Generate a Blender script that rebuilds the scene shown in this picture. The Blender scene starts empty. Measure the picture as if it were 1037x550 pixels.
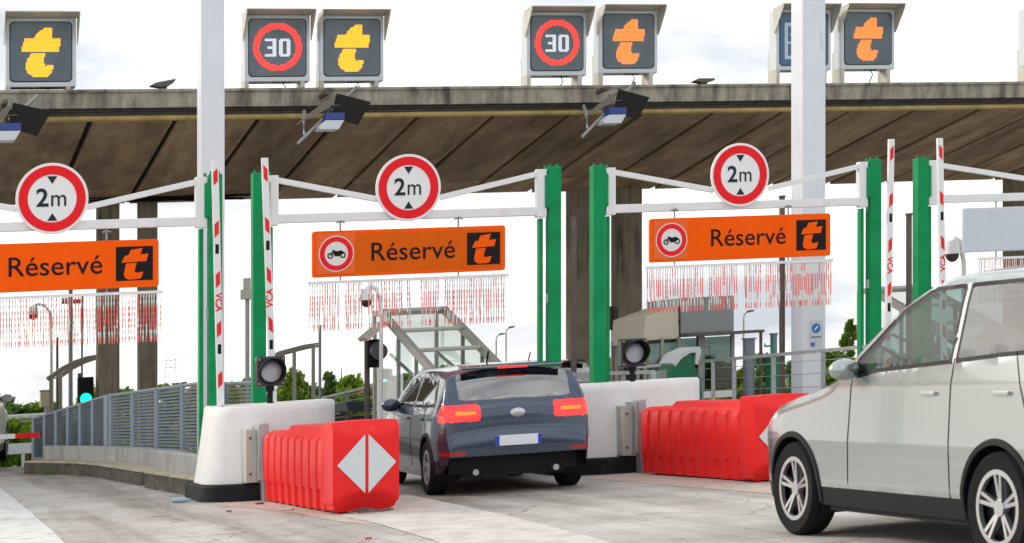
import bpy, bmesh, math, random
from mathutils import Vector, Matrix
R = math.radians
rnd = random.Random(7)
C = bpy.context.scene.collection
sc = bpy.context.scene

# ------------------------------------------------------------------ camera, world, sun
cd = bpy.data.cameras.new('camera'); cam = bpy.data.objects.new('camera', cd); C.objects.link(cam)
cam.location = (0, 0, 1.48); cam.rotation_euler = (R(90), 0, 0)
cd.lens = 2000/1037*36; cd.sensor_width = 36; cd.shift_y = 90/1037; cd.clip_end = 6000
cd.dof.use_dof = True; cd.dof.focus_distance = 25; cd.dof.aperture_fstop = 4.0
sc.camera = cam
SUN_AZ, SUN_EL = R(-62), R(24)       # azimuth from +Y (negative is left), elevation
w = bpy.data.worlds.new('World'); sc.world = w; w.use_nodes = True
nt = w.node_tree; nt.nodes.clear()
def N(t, ty, **kw):
    n = t.nodes.new(ty)
    for k_, v in kw.items(): setattr(n, k_, v)
    return n
out = N(nt, 'ShaderNodeOutputWorld')
sky = N(nt, 'ShaderNodeTexSky'); sky.sky_type = 'NISHITA'; sky.sun_disc = False
sky.sun_elevation = SUN_EL; sky.sun_rotation = SUN_AZ; sky.dust_density = 3
bg1 = N(nt, 'ShaderNodeBackground'); bg1.inputs[1].default_value = 0.10
nt.links.new(sky.outputs[0], bg1.inputs[0])
tc = N(nt, 'ShaderNodeTexCoord'); mp = N(nt, 'ShaderNodeMapping'); mp.inputs['Scale'].default_value = (2.2, 2.2, 7.0)
mp.inputs['Location'].default_value = (3.1, .4, .95)
nz = N(nt, 'ShaderNodeTexNoise'); nz.inputs['Scale'].default_value = 1.7; nz.inputs['Detail'].default_value = 7; nz.inputs['Roughness'].default_value = .55
nt.links.new(tc.outputs['Generated'], mp.inputs[0]); nt.links.new(mp.outputs[0], nz.inputs[0])
rp = N(nt, 'ShaderNodeValToRGB')
rp.color_ramp.elements[0].position = .40; rp.color_ramp.elements[0].color = (.42, .45, .50, 1)
rp.color_ramp.elements[1].position = .60; rp.color_ramp.elements[1].color = (1, .985, .96, 1)
nt.links.new(nz.outputs['Fac'], rp.inputs[0])
bg2 = N(nt, 'ShaderNodeBackground'); bg2.inputs[1].default_value = 1.2
nt.links.new(rp.outputs[0], bg2.inputs[0])
mx = N(nt, 'ShaderNodeMixShader'); mx.inputs[0].default_value = .86
nt.links.new(bg1.outputs[0], mx.inputs[1]); nt.links.new(bg2.outputs[0], mx.inputs[2]); nt.links.new(mx.outputs[0], out.inputs[0])
sd = bpy.data.lights.new('sun', 'SUN'); sd.energy = 1.5; sd.angle = R(12); sd.color = (1, .90, .76)
so = bpy.data.objects.new('sun', sd); C.objects.link(so)
sv = Vector((math.sin(SUN_AZ)*math.cos(SUN_EL), math.cos(SUN_AZ)*math.cos(SUN_EL), math.sin(SUN_EL)))
so.rotation_euler = sv.to_track_quat('Z', 'Y').to_euler()
sc.view_settings.view_transform = 'Standard'; sc.view_settings.look = 'None'
sc.view_settings.gamma = 1; sc.view_settings.exposure = 0.55
sc.render.engine = 'CYCLES'

# ------------------------------------------------------------------ the plaza's frame
PHI = math.atan2(1, 3); c_, s_ = math.cos(PHI), math.sin(PHI); K = .055     # K: crossfall of the plaza
OX, OY = -1.3, 25.0
def drop(Y): return -.045*max(0, Y-37) if Y < 160 else -5.5-.010*(Y-160)
def W(a, b, h=0):
    X = OX + a*c_ - b*s_; Y = OY + a*s_ + b*c_
    return X, Y, K*X + h
def at(px, py, b):                     # which place of the plaza (along the row, at lane distance b, height) shows there
    q = (px-518.5)/2000
    a = (1.3+q*25+b*(s_+q*c_))/(c_-q*s_)
    X = OX+a*c_-b*s_; Y = OY+a*s_+b*c_
    return a, 1.48+(365-py)/2000*Y-K*X
def gp(px, py):                        # ground point
    q = (px-518.5)/2000; Z = 1.48/((py-365)/2000+K*q); return q*Z, Z
def pz(px, Z): return (px-518.5)/2000*Z, Z
def hz(px, py, Z): return 1.48+(365-py)/2000*Z-K*(px-518.5)/2000*Z

# ------------------------------------------------------------------ materials
MATS = {}
def mat(name, col, rough=.6, metal=0, emit=None, es=1, noise=0, nscale=8, bump=0, spec=.5, stain=None, stain_scale=(2, 2, .5), coat=0, stain_lo=.5, stain_hi=.7):
    if name in MATS: return MATS[name]
    m = bpy.data.materials.new(name); m.use_nodes = True; t = m.node_tree; b = t.nodes['Principled BSDF']
    b.inputs['Base Color'].default_value = (*col, 1); b.inputs['Roughness'].default_value = rough; b.inputs['Metallic'].default_value = metal
    b.inputs['Specular IOR Level'].default_value = spec; b.inputs['Coat Weight'].default_value = coat
    if emit: b.inputs['Emission Color'].default_value = (*emit, 1); b.inputs['Emission Strength'].default_value = es
    tco = N(t, 'ShaderNodeTexCoord')
    src = None
    if noise:
        n1 = N(t, 'ShaderNodeTexNoise'); n1.inputs['Scale'].default_value = nscale; n1.inputs['Detail'].default_value = 8; n1.inputs['Roughness'].default_value = .65
        t.links.new(tco.outputs['Object'], n1.inputs[0])
        r = N(t, 'ShaderNodeValToRGB'); r.color_ramp.elements[0].position = .3; r.color_ramp.elements[1].position = .7
        r.color_ramp.elements[0].color = (*[x*(1-noise) for x in col], 1); r.color_ramp.elements[1].color = (*[min(1, x*(1+noise)) for x in col], 1)
        t.links.new(n1.outputs['Fac'], r.inputs[0]); src = r.outputs[0]
        t.links.new(src, b.inputs['Base Color'])
        if bump:
            bp = N(t, 'ShaderNodeBump'); bp.inputs['Strength'].default_value = bump; bp.inputs['Distance'].default_value = .02
            t.links.new(n1.outputs['Fac'], bp.inputs['Height']); t.links.new(bp.outputs[0], b.inputs['Normal'])
    if stain:
        mp = N(t, 'ShaderNodeMapping'); mp.inputs['Scale'].default_value = stain_scale
        t.links.new(tco.outputs['Object'], mp.inputs[0])
        n2 = N(t, 'ShaderNodeTexNoise'); n2.inputs['Scale'].default_value = 2.2; n2.inputs['Detail'].default_value = 9; n2.inputs['Roughness'].default_value = .6
        t.links.new(mp.outputs[0], n2.inputs[0])
        mr = N(t, 'ShaderNodeMapRange'); mr.inputs[1].default_value = stain_lo; mr.inputs[2].default_value = stain_hi
        t.links.new(n2.outputs['Fac'], mr.inputs[0])
        mi = N(t, 'ShaderNodeMix'); mi.data_type = 'RGBA'
        t.links.new(mr.outputs[0], mi.inputs[0])
        if src: t.links.new(src, mi.inputs[6])
        else: mi.inputs[6].default_value = (*col, 1)
        mi.inputs[7].default_value = (*stain, 1)
        t.links.new(mi.outputs[2], b.inputs['Base Color'])
    MATS[name] = m; return m
def glassm(name, tint, refl=.12, rough=.02):
    m = bpy.data.materials.new(name); m.use_nodes = True; t = m.node_tree; t.nodes.clear()
    o = N(t, 'ShaderNodeOutputMaterial'); tr = N(t, 'ShaderNodeBsdfTransparent'); tr.inputs[0].default_value = (*tint, 1)
    g = N(t, 'ShaderNodeBsdfGlossy'); g.inputs['Roughness'].default_value = rough
    lw = N(t, 'ShaderNodeLayerWeight'); fr = N(t, 'ShaderNodeMath', operation='POWER'); fr.inputs[1].default_value = 4.5; t.links.new(lw.outputs['Facing'], fr.inputs[0])
    ma = N(t, 'ShaderNodeMath', operation='ADD'); ma.inputs[1].default_value = refl; ma.use_clamp = True
    mxs = N(t, 'ShaderNodeMixShader')
    t.links.new(fr.outputs[0], ma.inputs[0]); t.links.new(ma.outputs[0], mxs.inputs[0])
    t.links.new(tr.outputs[0], mxs.inputs[1]); t.links.new(g.outputs[0], mxs.inputs[2]); t.links.new(mxs.outputs[0], o.inputs[0])
    return m
def plasticm(name, col, trans=.35, rough=.4, wear=False):
    m = bpy.data.materials.new(name); m.use_nodes = True; t = m.node_tree; b = t.nodes['Principled BSDF']
    b.inputs['Base Color'].default_value = (*col, 1); b.inputs['Roughness'].default_value = rough; b.inputs['Specular IOR Level'].default_value = .25
    if wear:
        tco = N(t, 'ShaderNodeTexCoord'); mpp = N(t, 'ShaderNodeMapping'); mpp.inputs['Scale'].default_value = (2.5, 1.2, 5); t.links.new(tco.outputs['Object'], mpp.inputs[0])
        n1 = N(t, 'ShaderNodeTexNoise'); n1.inputs['Scale'].default_value = 2.0; n1.inputs['Detail'].default_value = 12; n1.inputs['Roughness'].default_value = .72; t.links.new(mpp.outputs[0], n1.inputs[0])
        rr_ = N(t, 'ShaderNodeValToRGB'); e = rr_.color_ramp.elements; e[0].position = .26; e[0].color = (col[0]*.55, col[1]*2, col[2]*2, 1); e[1].position = .40; e[1].color = (*col, 1)
        e2 = e.new(.58); e2.color = (*col, 1); e3 = e.new(.76); e3.color = (.85, .12, .10, 1)
        t.links.new(n1.outputs['Fac'], rr_.inputs[0]); t.links.new(rr_.outputs[0], b.inputs['Base Color'])
        n3 = N(t, 'ShaderNodeTexNoise'); n3.inputs['Scale'].default_value = 5; t.links.new(tco.outputs['Object'], n3.inputs[0])
        bp = N(t, 'ShaderNodeBump'); bp.inputs['Strength'].default_value = .25; bp.inputs['Distance'].default_value = .02; t.links.new(n3.outputs['Fac'], bp.inputs['Height']); t.links.new(bp.outputs[0], b.inputs['Normal'])
    tl = N(t, 'ShaderNodeBsdfTranslucent'); tl.inputs[0].default_value = (*col, 1)
    mxs = N(t, 'ShaderNodeMixShader'); mxs.inputs[0].default_value = trans
    t.links.new(b.outputs[0], mxs.inputs[1]); t.links.new(tl.outputs[0], mxs.inputs[2]); t.links.new(mxs.outputs[0], t.nodes['Material Output'].inputs[0])
    return m
green = mat('green_paint', (.0, .27, .085), .5, noise=.18, nscale=3, spec=.2, stain=(.03, .2, .10), stain_scale=(3, 3, .5), stain_lo=.6, stain_hi=.85)
greend = mat('green_plastic', (.008, .16, .07), .4)
white = mat('white_paint', (.78, .79, .80), .4, noise=.05, nscale=4, stain=(.55, .53, .48), stain_lo=.62, stain_hi=.85)
pylonw = mat('pylon_paint', (.72, .76, .82), .35, noise=.05, nscale=2, stain=(.5, .5, .48), stain_scale=(3, 3, .4), stain_lo=.6, stain_hi=.8)
signwhite = mat('sign_white', (.82, .83, .84), .45)
signred = mat('sign_red', (.84, .012, .02), .5, spec=.2)
signblack = mat('sign_black', (.012, .010, .012), .6, spec=.15)
signgrey = mat('sign_grey', (.02, .028, .036), .6, spec=.2)
orange = mat('sign_orange', (1, .115, .0), .6, spec=.12, noise=.04, nscale=3, stain=(.55, .10, .01), stain_scale=(2, 2, 3), stain_lo=.66, stain_hi=.8)
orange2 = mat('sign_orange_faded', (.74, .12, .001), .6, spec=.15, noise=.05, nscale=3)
orange3 = mat('sign_orange_plate', (.86, .15, .03), .6, spec=.2)
galv = mat('galvanised', (.42, .44, .46), .45, .6, noise=.15, nscale=12)
steel = mat('grey_steel', (.30, .31, .31), .45, .3, noise=.12, nscale=6)
dsteel = mat('weathered_steel', (.12, .10, .085), .6, .2, noise=.3, nscale=5)
bluegrey = mat('fence_bluegrey', (.15, .20, .245), .5, .1, noise=.12, nscale=3)
bluegreyl = mat('fence_post_bluegrey', (.33, .40, .47), .45, .2)
black = mat('black_rubber', (.009, .009, .010), .6, noise=.4, nscale=12, spec=.2, stain=(.05, .045, .04), stain_lo=.6, stain_hi=.8)
tyre = mat('tyre_rubber', (.011, .011, .012), .85, spec=.15)
blackp = mat('black_plastic', (.010, .010, .011), .55, spec=.2)
alloy = mat('alloy_wheel', (.52, .53, .55), .28, .85)
conc = mat('concrete_canopy', (.34, .31, .25), .85, noise=.28, nscale=3, bump=.3, stain=(.045, .042, .035), stain_scale=(1.8, 1.8, .35), stain_lo=.44, stain_hi=.68)
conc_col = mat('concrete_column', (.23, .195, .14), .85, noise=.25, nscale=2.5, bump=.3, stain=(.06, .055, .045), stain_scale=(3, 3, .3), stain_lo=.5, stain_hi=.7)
soffs = [mat('soffit_concrete_%s' % q, tuple(v*f for v in (.43, .30, .18)), .85, noise=.18, nscale=2.4, bump=.12, stain=tuple(v*f for v in (.15, .098, .052)), stain_scale=sc_, stain_lo=.36, stain_hi=.70) for q, f, sc_ in (('pale', 1.08, (1.2, .16, 1)), ('mid', .88, (1.0, .2, 1)), ('dark', .68, (1.5, .14, 1)))]
soffd = mat('joint_dark', (.02, .015, .012), .9)
pipe_m = mat('yellowed_pipe', (.42, .31, .11), .5, noise=.3, nscale=3)
wallw = mat('painted_wall', (.80, .795, .78), .6, noise=.04, nscale=6, bump=.12, stain=(.46, .42, .36), stain_scale=(3.5, 3.5, 1.1), stain_lo=.64, stain_hi=.95)
lowconc = mat('low_wall_concrete', (.44, .44, .42), .8, noise=.13, nscale=4, bump=.2, stain=(.25, .24, .22), stain_scale=(2, 2, .4), stain_lo=.5, stain_hi=.8)
kerbm = mat('kerb_concrete', (.34, .305, .23), .85, noise=.2, nscale=5, bump=.2, stain=(.12, .11, .09), stain_scale=(1.2, 1.2, 3), stain_lo=.42, stain_hi=.75)
islm = mat('island_concrete', (.36, .34, .30), .9, noise=.15, nscale=4, bump=.3)
redp = plasticm('red_plastic', (.90, .022, .022), .06, .42, True)
chred = plasticm('chain_red', (.90, .38, .34), .6)
chwhite = plasticm('chain_white', (.86, .86, .86), .6)
bluem = mat('blue_paint', (.02, .05, .26), .4)
amber = mat('led_amber', (.3, .15, .01), .5, emit=(1, .42, .01), es=1.15)
amber2 = mat('led_orange', (.3, .1, .03), .5, emit=(1, .24, .035), es=.95)
ledred = mat('led_red', (.3, .02, .02), .5, emit=(1, .045, .03), es=1.0)
ledwhite = mat('led_white', (.4, .4, .45), .5, emit=(.55, .58, .66), es=.75)
leddim = mat('led_dim', (.3, .32, .36), .5, emit=(.25, .3, .38), es=.6)
vmsface = mat('vms_face', (.10, .135, .16), .16, noise=.25, nscale=2)
vmsblue = mat('vms_face_blue', (.05, .13, .24), .16)
vmsbox = mat('vms_housing', (.58, .63, .67), .5, noise=.06)
vmsvis = mat('vms_visor', (.55, .54, .47), .6, noise=.12, nscale=5, stain=(.3, .27, .2), stain_lo=.5, stain_hi=.8)
tealled = mat('signal_green', (0, .3, .2), .4, emit=(.0, .95, .55), es=1.6)
lens = mat('signal_lens', (.38, .42, .46), .25, noise=.1)
darkroof = mat('dark_roof', (.03, .04, .06), .6)
cream = mat('booth_cream', (.58, .53, .42), .6, noise=.06)
boothgrey = mat('booth_grey', (.24, .26, .26), .5, noise=.08, nscale=2)
glass_clear = glassm('clear_glass', (.86, .93, .88), .05)
glass_tint = glassm('tinted_glass', (.32, .40, .38), .10)
glass_dark = glassm('privacy_glass', (.07, .09, .10), .16)
glass_win = glassm('window_glass', (.62, .84, .81), .06)
shutm = mat('booth_interior', (.06, .055, .05), .8)
cablue = mat('car_blue_grey', (.045, .065, .105), .22, .5, coat=.7)
casilver = mat('car_silver', (.42, .45, .455), .2, .75, coat=.6)
cabrown = mat('car_brown', (.10, .045, .03), .3, .4, coat=.5)
cawhite = mat('van_white', (.75, .76, .78), .3, coat=.4)
taill = mat('tail_light_lit', (.5, .01, .01), .25, emit=(1, .015, .012), es=1.0, coat=.5)
tailcore = mat('tail_light_amber', (.5, .1, .01), .25, emit=(1, .13, .02), es=1.5)
tailr = mat('reflector_red', (.4, .01, .01), .25, coat=.5)
headl = mat('headlight_glass', (.55, .58, .6), .08, .2, coat=1)
plate = mat('number_plate', (.72, .76, .82), .4)
plateb = mat('plate_blue', (.01, .05, .5), .4)
seatm = mat('seat_fabric', (.03, .03, .033), .9)
bark = mat('bark', (.09, .065, .045), .9, noise=.3)
leafs = [plasticm('leaf_a', (.13, .24, .02), .45, .6), plasticm('leaf_b', (.24, .32, .03), .45, .6), plasticm('leaf_c', (.36, .27, .03), .45, .6), plasticm('leaf_d', (.08, .16, .04), .45, .6)]

# ------------------------------------------------------------------ object helpers
def tag(o, label=None, cat=None, group=None, kind=None):
    if label: o['label'] = label
    if cat: o['category'] = cat
    if group: o['group'] = group
    if kind: o['kind'] = kind
    return o
def root(name, label, cat, X, Y, h=0, ang=PHI, group=None):
    o = bpy.data.objects.new(name, None); C.objects.link(o); o.location = (X, Y, K*X+h); o.rotation_euler = (0, 0, ang)
    o.empty_display_size = .1
    return tag(o, label, cat, group)
def rl(name, label, cat, a, b, h=0, group=None):
    X, Y, z = W(a, b, h); return root(name, label, cat, X, Y, h, PHI, group)
def top(o):
    while o.parent: o = o.parent
    return o
class MB:
    def __init__(s): s.v = []; s.f = []; s.m = []
    def add(s, vs, fs, m=0):
        n = len(s.v); s.v += [tuple(v) for v in vs]; s.f += [tuple(i+n for i in f) for f in fs]; s.m += [m]*len(fs)
    def box(s, x0, x1, y0, y1, z0, z1, m=0):
        s.add([(x, y, z) for z in (z0, z1) for x, y in ((x0, y0), (x1, y0), (x1, y1), (x0, y1))],
              [(3, 2, 1, 0), (4, 5, 6, 7), (0, 1, 5, 4), (1, 2, 6, 5), (2, 3, 7, 6), (3, 0, 4, 7)], m)
    def beam(s, p, q, w, h=None, m=0, up=(0, 0, 1)):
        h = h or w; p = Vector(p); q = Vector(q); d = (q-p).normalized(); u = Vector(up)
        if abs(d.dot(u)) > .98: u = Vector((0, 1, 0))
        sx = d.cross(u).normalized(); uy = sx.cross(d).normalized()
        vs = [e+sx*i*w/2+uy*j*h/2 for e in (p, q) for i, j in ((-1, -1), (1, -1), (1, 1), (-1, 1))]
        s.add(vs, [(3, 2, 1, 0), (4, 5, 6, 7), (0, 1, 5, 4), (1, 2, 6, 5), (2, 3, 7, 6), (3, 0, 4, 7)], m)
    def path(s, pts, r, n=10, m=0, radii=None):
        pts = [Vector(p) for p in pts]; rings = []
        for i, p in enumerate(pts):
            d = (pts[min(i+1, len(pts)-1)]-pts[max(i-1, 0)]).normalized()
            u = Vector((0, 1, 0)) if abs(d.z) > .9 else Vector((0, 0, 1))
            a = d.cross(u).normalized(); b = a.cross(d); rr = radii[i] if radii else r
            rings.append([p+a*rr*math.cos(2*math.pi*k/n)+b*rr*math.sin(2*math.pi*k/n) for k in range(n)])
        vs = [v for rg in rings for v in rg]; fs = []
        for i in range(len(pts)-1):
            for k in range(n): fs.append((i*n+k, i*n+(k+1) % n, (i+1)*n+(k+1) % n, (i+1)*n+k))
        fs += [tuple(range(n)), tuple(reversed(range(len(vs)-n, len(vs))))]
        s.add(vs, fs, m)
    def prism(s, poly, ax, d0, d1, m=0):      # poly in the plane normal to axis ax ('y': (x,z), 'z': (x,y), 'x': (y,z))
        f = {'y': lambda p, d: (p[0], d, p[1]), 'z': lambda p, d: (p[0], p[1], d), 'x': lambda p, d: (d, p[0], p[1])}[ax]
        n = len(poly); s.add([f(p, d0) for p in poly]+[f(p, d1) for p in poly],
              [tuple(range(n)), tuple(reversed(range(n, 2*n)))]+[(i, (i+1) % n, n+(i+1) % n, n+i) for i in range(n)], m)
    def ring(s, cx, cz, r0, r1, y0, y1, m=0, n=40):
        vs = []
        for y in (y0, y1):
            for r in (r0, r1):
                vs += [(cx+r*math.cos(2*math.pi*k/n), y, cz+r*math.sin(2*math.pi*k/n)) for k in range(n)]
        fs = []
        for k in range(n):
            j = (k+1) % n
            fs += [(k, j, n+j, n+k), (2*n+k, 3*n+k, 3*n+j, 2*n+j), (n+k, n+j, 3*n+j, 3*n+k), (k, 2*n+k, 2*n+j, j)]
        s.add(vs, fs, m)
    def disc(s, cx, cz, r, y0, y1, m=0, n=40):
        s.prism([(cx+r*math.cos(2*math.pi*k/n), cz+r*math.sin(2*math.pi*k/n)) for k in range(n)], 'y', y0, y1, m)
    def blob(s, c, r, m=0, n=10, k=7):
        vs = []; fs = []
        for i in range(k+1):
            t = math.pi*i/k
            for j in range(n):
                p = 2*math.pi*j/n; vs.append((c[0]+r[0]*math.sin(t)*math.cos(p), c[1]+r[1]*math.sin(t)*math.sin(p), c[2]+r[2]*math.cos(t)))
        for i in range(k):
            for j in range(n): fs.append((i*n+j, (i+1)*n+j, (i+1)*n+(j+1) % n, i*n+(j+1) % n))
        s.add(vs, fs, m)
    def build(s, name, mats, parent=None, bevel=0, smooth=False, loc=(0, 0, 0), ang=None, seg=2):
        if not isinstance(mats, (list, tuple)): mats = [mats]
        th = ang if ang is not None else (top(parent).rotation_euler[2] if parent else None)
        me = bpy.data.meshes.new(name)
        me.from_pydata([(x-loc[0], y-loc[1], z-loc[2]) for x, y, z in s.v], [], s.f)
        for m in mats: me.materials.append(m)
        me.polygons.foreach_set('material_index', s.m)
        bm = bmesh.new(); bm.from_mesh(me)
        bmesh.ops.recalc_face_normals(bm, faces=bm.faces)
        if bevel:
            bmesh.ops.bevel(bm, geom=[e for e in bm.edges if len(e.link_faces) == 2 and e.calc_face_angle(0) > .6], offset=bevel, segments=seg, affect='EDGES', profile=.6)
        if th is not None:        # everything stands on the sloping plaza: horizontals follow the crossfall
            kx, ky = K*math.cos(th), -K*math.sin(th)
            for v in bm.verts: v.co.z += kx*v.co.x+ky*v.co.y
        bm.to_mesh(me); bm.free()
        if smooth:
            me.shade_smooth()
            try: me.set_sharp_from_angle(angle=R(38))
            except Exception: pass
        o = bpy.data.objects.new(name, me); C.objects.link(o)
        if parent: o.parent = parent
        lz = loc[2] + (K*math.cos(th)*loc[0]-K*math.sin(th)*loc[1] if th is not None else 0)
        o.location = (loc[0], loc[1], lz)
        return o
def build_split(mb, name, mats, parent, **kw):
    par = list(range(len(mb.v)))
    def find(i):
        while par[i] != i: par[i] = par[par[i]]; i = par[i]
        return i
    for f in mb.f:
        for i in f[1:]: par[find(i)] = find(f[0])
    groups = {}
    for f, m in zip(mb.f, mb.m): groups.setdefault(find(f[0]), []).append((f, m))
    res = []
    for g in groups.values():
        q = MB(); mp_ = {}
        for f, m in g:
            ff = []
            for i in f:
                if i not in mp_: mp_[i] = len(q.v); q.v.append(mb.v[i])
                ff.append(mp_[i])
            q.f.append(tuple(ff)); q.m.append(m)
        res.append(q.build(name, mats, parent, **kw))
    return res
def copy_tree(o, parent=None):
    c = o.copy(); C.objects.link(c); c.parent = parent
    for ch in [x for x in bpy.data.objects if x.parent is o]: copy_tree(ch, c)
    return c
def text_mb(mb, txt, size, x, z, y, m=0, align='CENTER', bold=0, rot=0, depth=.003, sx=1):
    cu = bpy.data.curves.new('t', 'FONT'); cu.body = txt; cu.size = size; cu.align_x = align; cu.align_y = 'CENTER'; cu.offset = bold; cu.resolution_u = 4
    o = bpy.data.objects.new('t', cu); C.objects.link(o)
    bpy.context.view_layer.update()
    me = bpy.data.meshes.new_from_object(o.evaluated_get(bpy.context.evaluated_depsgraph_get()))
    ca, sa = math.cos(rot), math.sin(rot)
    vs = [(x+(v.co.x*sx*ca-v.co.y*sa), y-depth, z+(v.co.x*sx*sa+v.co.y*ca)) for v in me.vertices]
    mb.add(vs, [tuple(p.vertices) for p in me.polygons], m)
    bpy.data.objects.remove(o); bpy.data.meshes.remove(me); bpy.data.curves.remove(cu)

# ------------------------------------------------------------------ ground
def sheet(name, xs, ys, zf, m):
    vs = [(x, y, zf(x, y)) for y in ys for x in xs]; nx = len(xs)
    fs = [(j*nx+i, j*nx+i+1, (j+1)*nx+i+1, (j+1)*nx+i) for j in range(len(ys)-1) for i in range(nx-1)]
    me = bpy.data.meshes.new(name); me.from_pydata(vs, [], fs); me.materials.append(m); me.shade_smooth()
    o = bpy.data.objects.new(name, me); C.objects.link(o); return tag(o, kind='structure')
def gz(X, Y): return K*X+drop(Y)
grassm = mat('grass', (.075, .095, .03), .95, noise=.35, nscale=.15)
sheet('ground', [-1800, -600, -200, -80, -40, -20, 0, 20, 40, 80, 200, 600, 1800], [-60, 0, 20, 36, 37, 45, 60, 90, 120, 159.9, 200, 400, 1000, 3500], lambda x, y: gz(x, y)-.03, grassm)
def roadmat():
    m = bpy.data.materials.new('worn_concrete_road'); m.use_nodes = True; t = m.node_tree; b = t.nodes['Principled BSDF']
    tcn = N(t, 'ShaderNodeTexCoord')
    mr = N(t, 'ShaderNodeMapping'); mr.inputs['Rotation'].default_value = (0, 0, -PHI)
    t.links.new(tcn.outputs['Object'], mr.inputs[0])
    def noise(scale, sx, sy, det=8, ro=.6):
        mm = N(t, 'ShaderNodeMapping'); mm.inputs['Scale'].default_value = (sx, sy, 1); t.links.new(mr.outputs[0], mm.inputs[0])
        n = N(t, 'ShaderNodeTexNoise'); n.inputs['Scale'].default_value = scale; n.inputs['Detail'].default_value = det; n.inputs['Roughness'].default_value = ro
        t.links.new(mm.outputs[0], n.inputs[0]); return n.outputs['Fac']
    def ramp(f, p0, c0, p1, c1):
        r = N(t, 'ShaderNodeValToRGB'); e = r.color_ramp.elements; e[0].position = p0; e[1].position = p1; e[0].color = (*c0, 1); e[1].color = (*c1, 1); t.links.new(f, r.inputs[0]); return r.outputs[0]
    def mul(a, b_, f=1):
        x = N(t, 'ShaderNodeMix'); x.data_type = 'RGBA'; x.blend_type = 'MULTIPLY'; x.inputs[0].default_value = f; t.links.new(a, x.inputs[6]); t.links.new(b_, x.inputs[7]); return x.outputs[2]
    base = ramp(noise(.8, 1, 1), .32, (.38, .365, .335), .68, (.57, .56, .53))
    streak = ramp(noise(1.1, 1.6, .10), .36, (.60, .57, .53), .58, (1, 1, 1))
    fine = ramp(noise(22, 1, 1, 6), .30, (.72, .71, .70), .55, (1, 1, 1))
    blot = ramp(noise(2.7, 1, .6), .24, (.55, .53, .5), .42, (1, 1, 1))
    col = mul(mul(mul(base, streak), fine, .7), blot, .8)
    vo = N(t, 'ShaderNodeTexVoronoi'); vo.feature = 'DISTANCE_TO_EDGE'; vo.inputs['Scale'].default_value = .42
    dn = N(t, 'ShaderNodeTexNoise'); dn.inputs['Scale'].default_value = 1.6; dn.inputs['Detail'].default_value = 6; t.links.new(mr.outputs[0], dn.inputs[0])
    dv = N(t, 'ShaderNodeVectorMath', operation='SCALE'); dv.inputs['Scale'].default_value = .9; t.links.new(dn.outputs['Color'], dv.inputs[0])
    da = N(t, 'ShaderNodeVectorMath', operation='ADD'); t.links.new(mr.outputs[0], da.inputs[0]); t.links.new(dv.outputs[0], da.inputs[1]); t.links.new(da.outputs[0], vo.inputs['Vector'])
    col = mul(col, ramp(vo.outputs['Distance'], .002, (.42, .40, .37), .009, (1, 1, 1)), .75)
    # oil drips along the lane middles
    col = mul(col, ramp(noise(6, 1, .5, 3), .22, (.35, .33, .31), .30, (1, 1, 1)), .8)
    # slab joints across the lanes
    sp = N(t, 'ShaderNodeSeparateXYZ'); t.links.new(mr.outputs[0], sp.inputs[0])
    def joint(outp, per, wd):
        d = N(t, 'ShaderNodeMath', operation='DIVIDE'); d.inputs[1].default_value = per; t.links.new(outp, d.inputs[0])
        fr = N(t, 'ShaderNodeMath', operation='FRACT'); t.links.new(d.outputs[0], fr.inputs[0])
        lt = N(t, 'ShaderNodeMath', operation='GREATER_THAN'); lt.inputs[1].default_value = wd/per; t.links.new(fr.outputs[0], lt.inputs[0]); return lt.outputs[0]
    j = joint(sp.outputs['Y'], 4.6, .03)
    jr = ramp(j, 0, (.6, .58, .55), 1, (1, 1, 1)); col = mul(col, jr)
    t.links.new(col, b.inputs['Base Color']); b.inputs['Roughness'].default_value = .8
    bp = N(t, 'ShaderNodeBump'); bp.inputs['Strength'].default_value = .5; bp.inputs['Distance'].default_value = .01
    t.links.new(noise(40, 1, 1, 4), bp.inputs['Height']); t.links.new(bp.outputs[0], b.inputs['Normal'])
    return m
roadm = roadmat()
sheet('road', [-26, -12, 0, 12, 26, 40], [-12, 0, 10, 20, 30, 37, 42, 50, 60, 75], lambda x, y: gz(x, y), roadm)
def ground_poly(name, pts, lift, m, kind='structure'):
    bmn = bmesh.new(); vs = [bmn.verts.new((x, y, gz(x, y)+lift)) for x, y in pts]
    f = bmn.faces.new(vs); bmesh.ops.triangulate(bmn, faces=[f])
    me = bpy.data.meshes.new(name); bmn.normal_update()
    for f in bmn.faces:
        if f.normal.z < 0: f.normal_flip()
    bmn.to_mesh(me); bmn.free(); me.materials.append(m)
    o = bpy.data.objects.new(name, me); C.objects.link(o); return tag(o, kind=kind)
paintw = mat('worn_road_paint', (.66, .67, .66), .7, noise=.08, nscale=6, stain=(.42, .40, .37), stain_scale=(2, 2, 2), stain_lo=.5, stain_hi=.72)
palec = mat('pale_concrete', (.58, .56, .52), .8, noise=.12, nscale=5, bump=.2, stain=(.44, .40, .36), stain_scale=(1.4, 1.4, 1), stain_lo=.45, stain_hi=.7)
pinkc = mat('pinkish_concrete', (.52, .43, .37), .85, noise=.18, nscale=9, bump=.4, stain=(.30, .24, .2), stain_scale=(3, 3, 1), stain_lo=.5, stain_hi=.75)
ground_poly('edge_marking', [gp(*p) for p in [(-40, 470), (-10, 486), (2, 496), (14, 505), (26, 515), (40, 527), (54, 539), (66, 551), (80, 566), (20, 575), (-10, 560), (-30, 530), (-50, 500), (-60, 480)]], .005, paintw)
ground_poly('painted_zone', [gp(*p) for p in [(395, 503), (412, 501), (470, 513), (530, 527), (590, 542), (640, 556), (690, 568), (500, 575), (440, 548), (380, 530), (345, 523)]], .006, palec)
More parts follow.
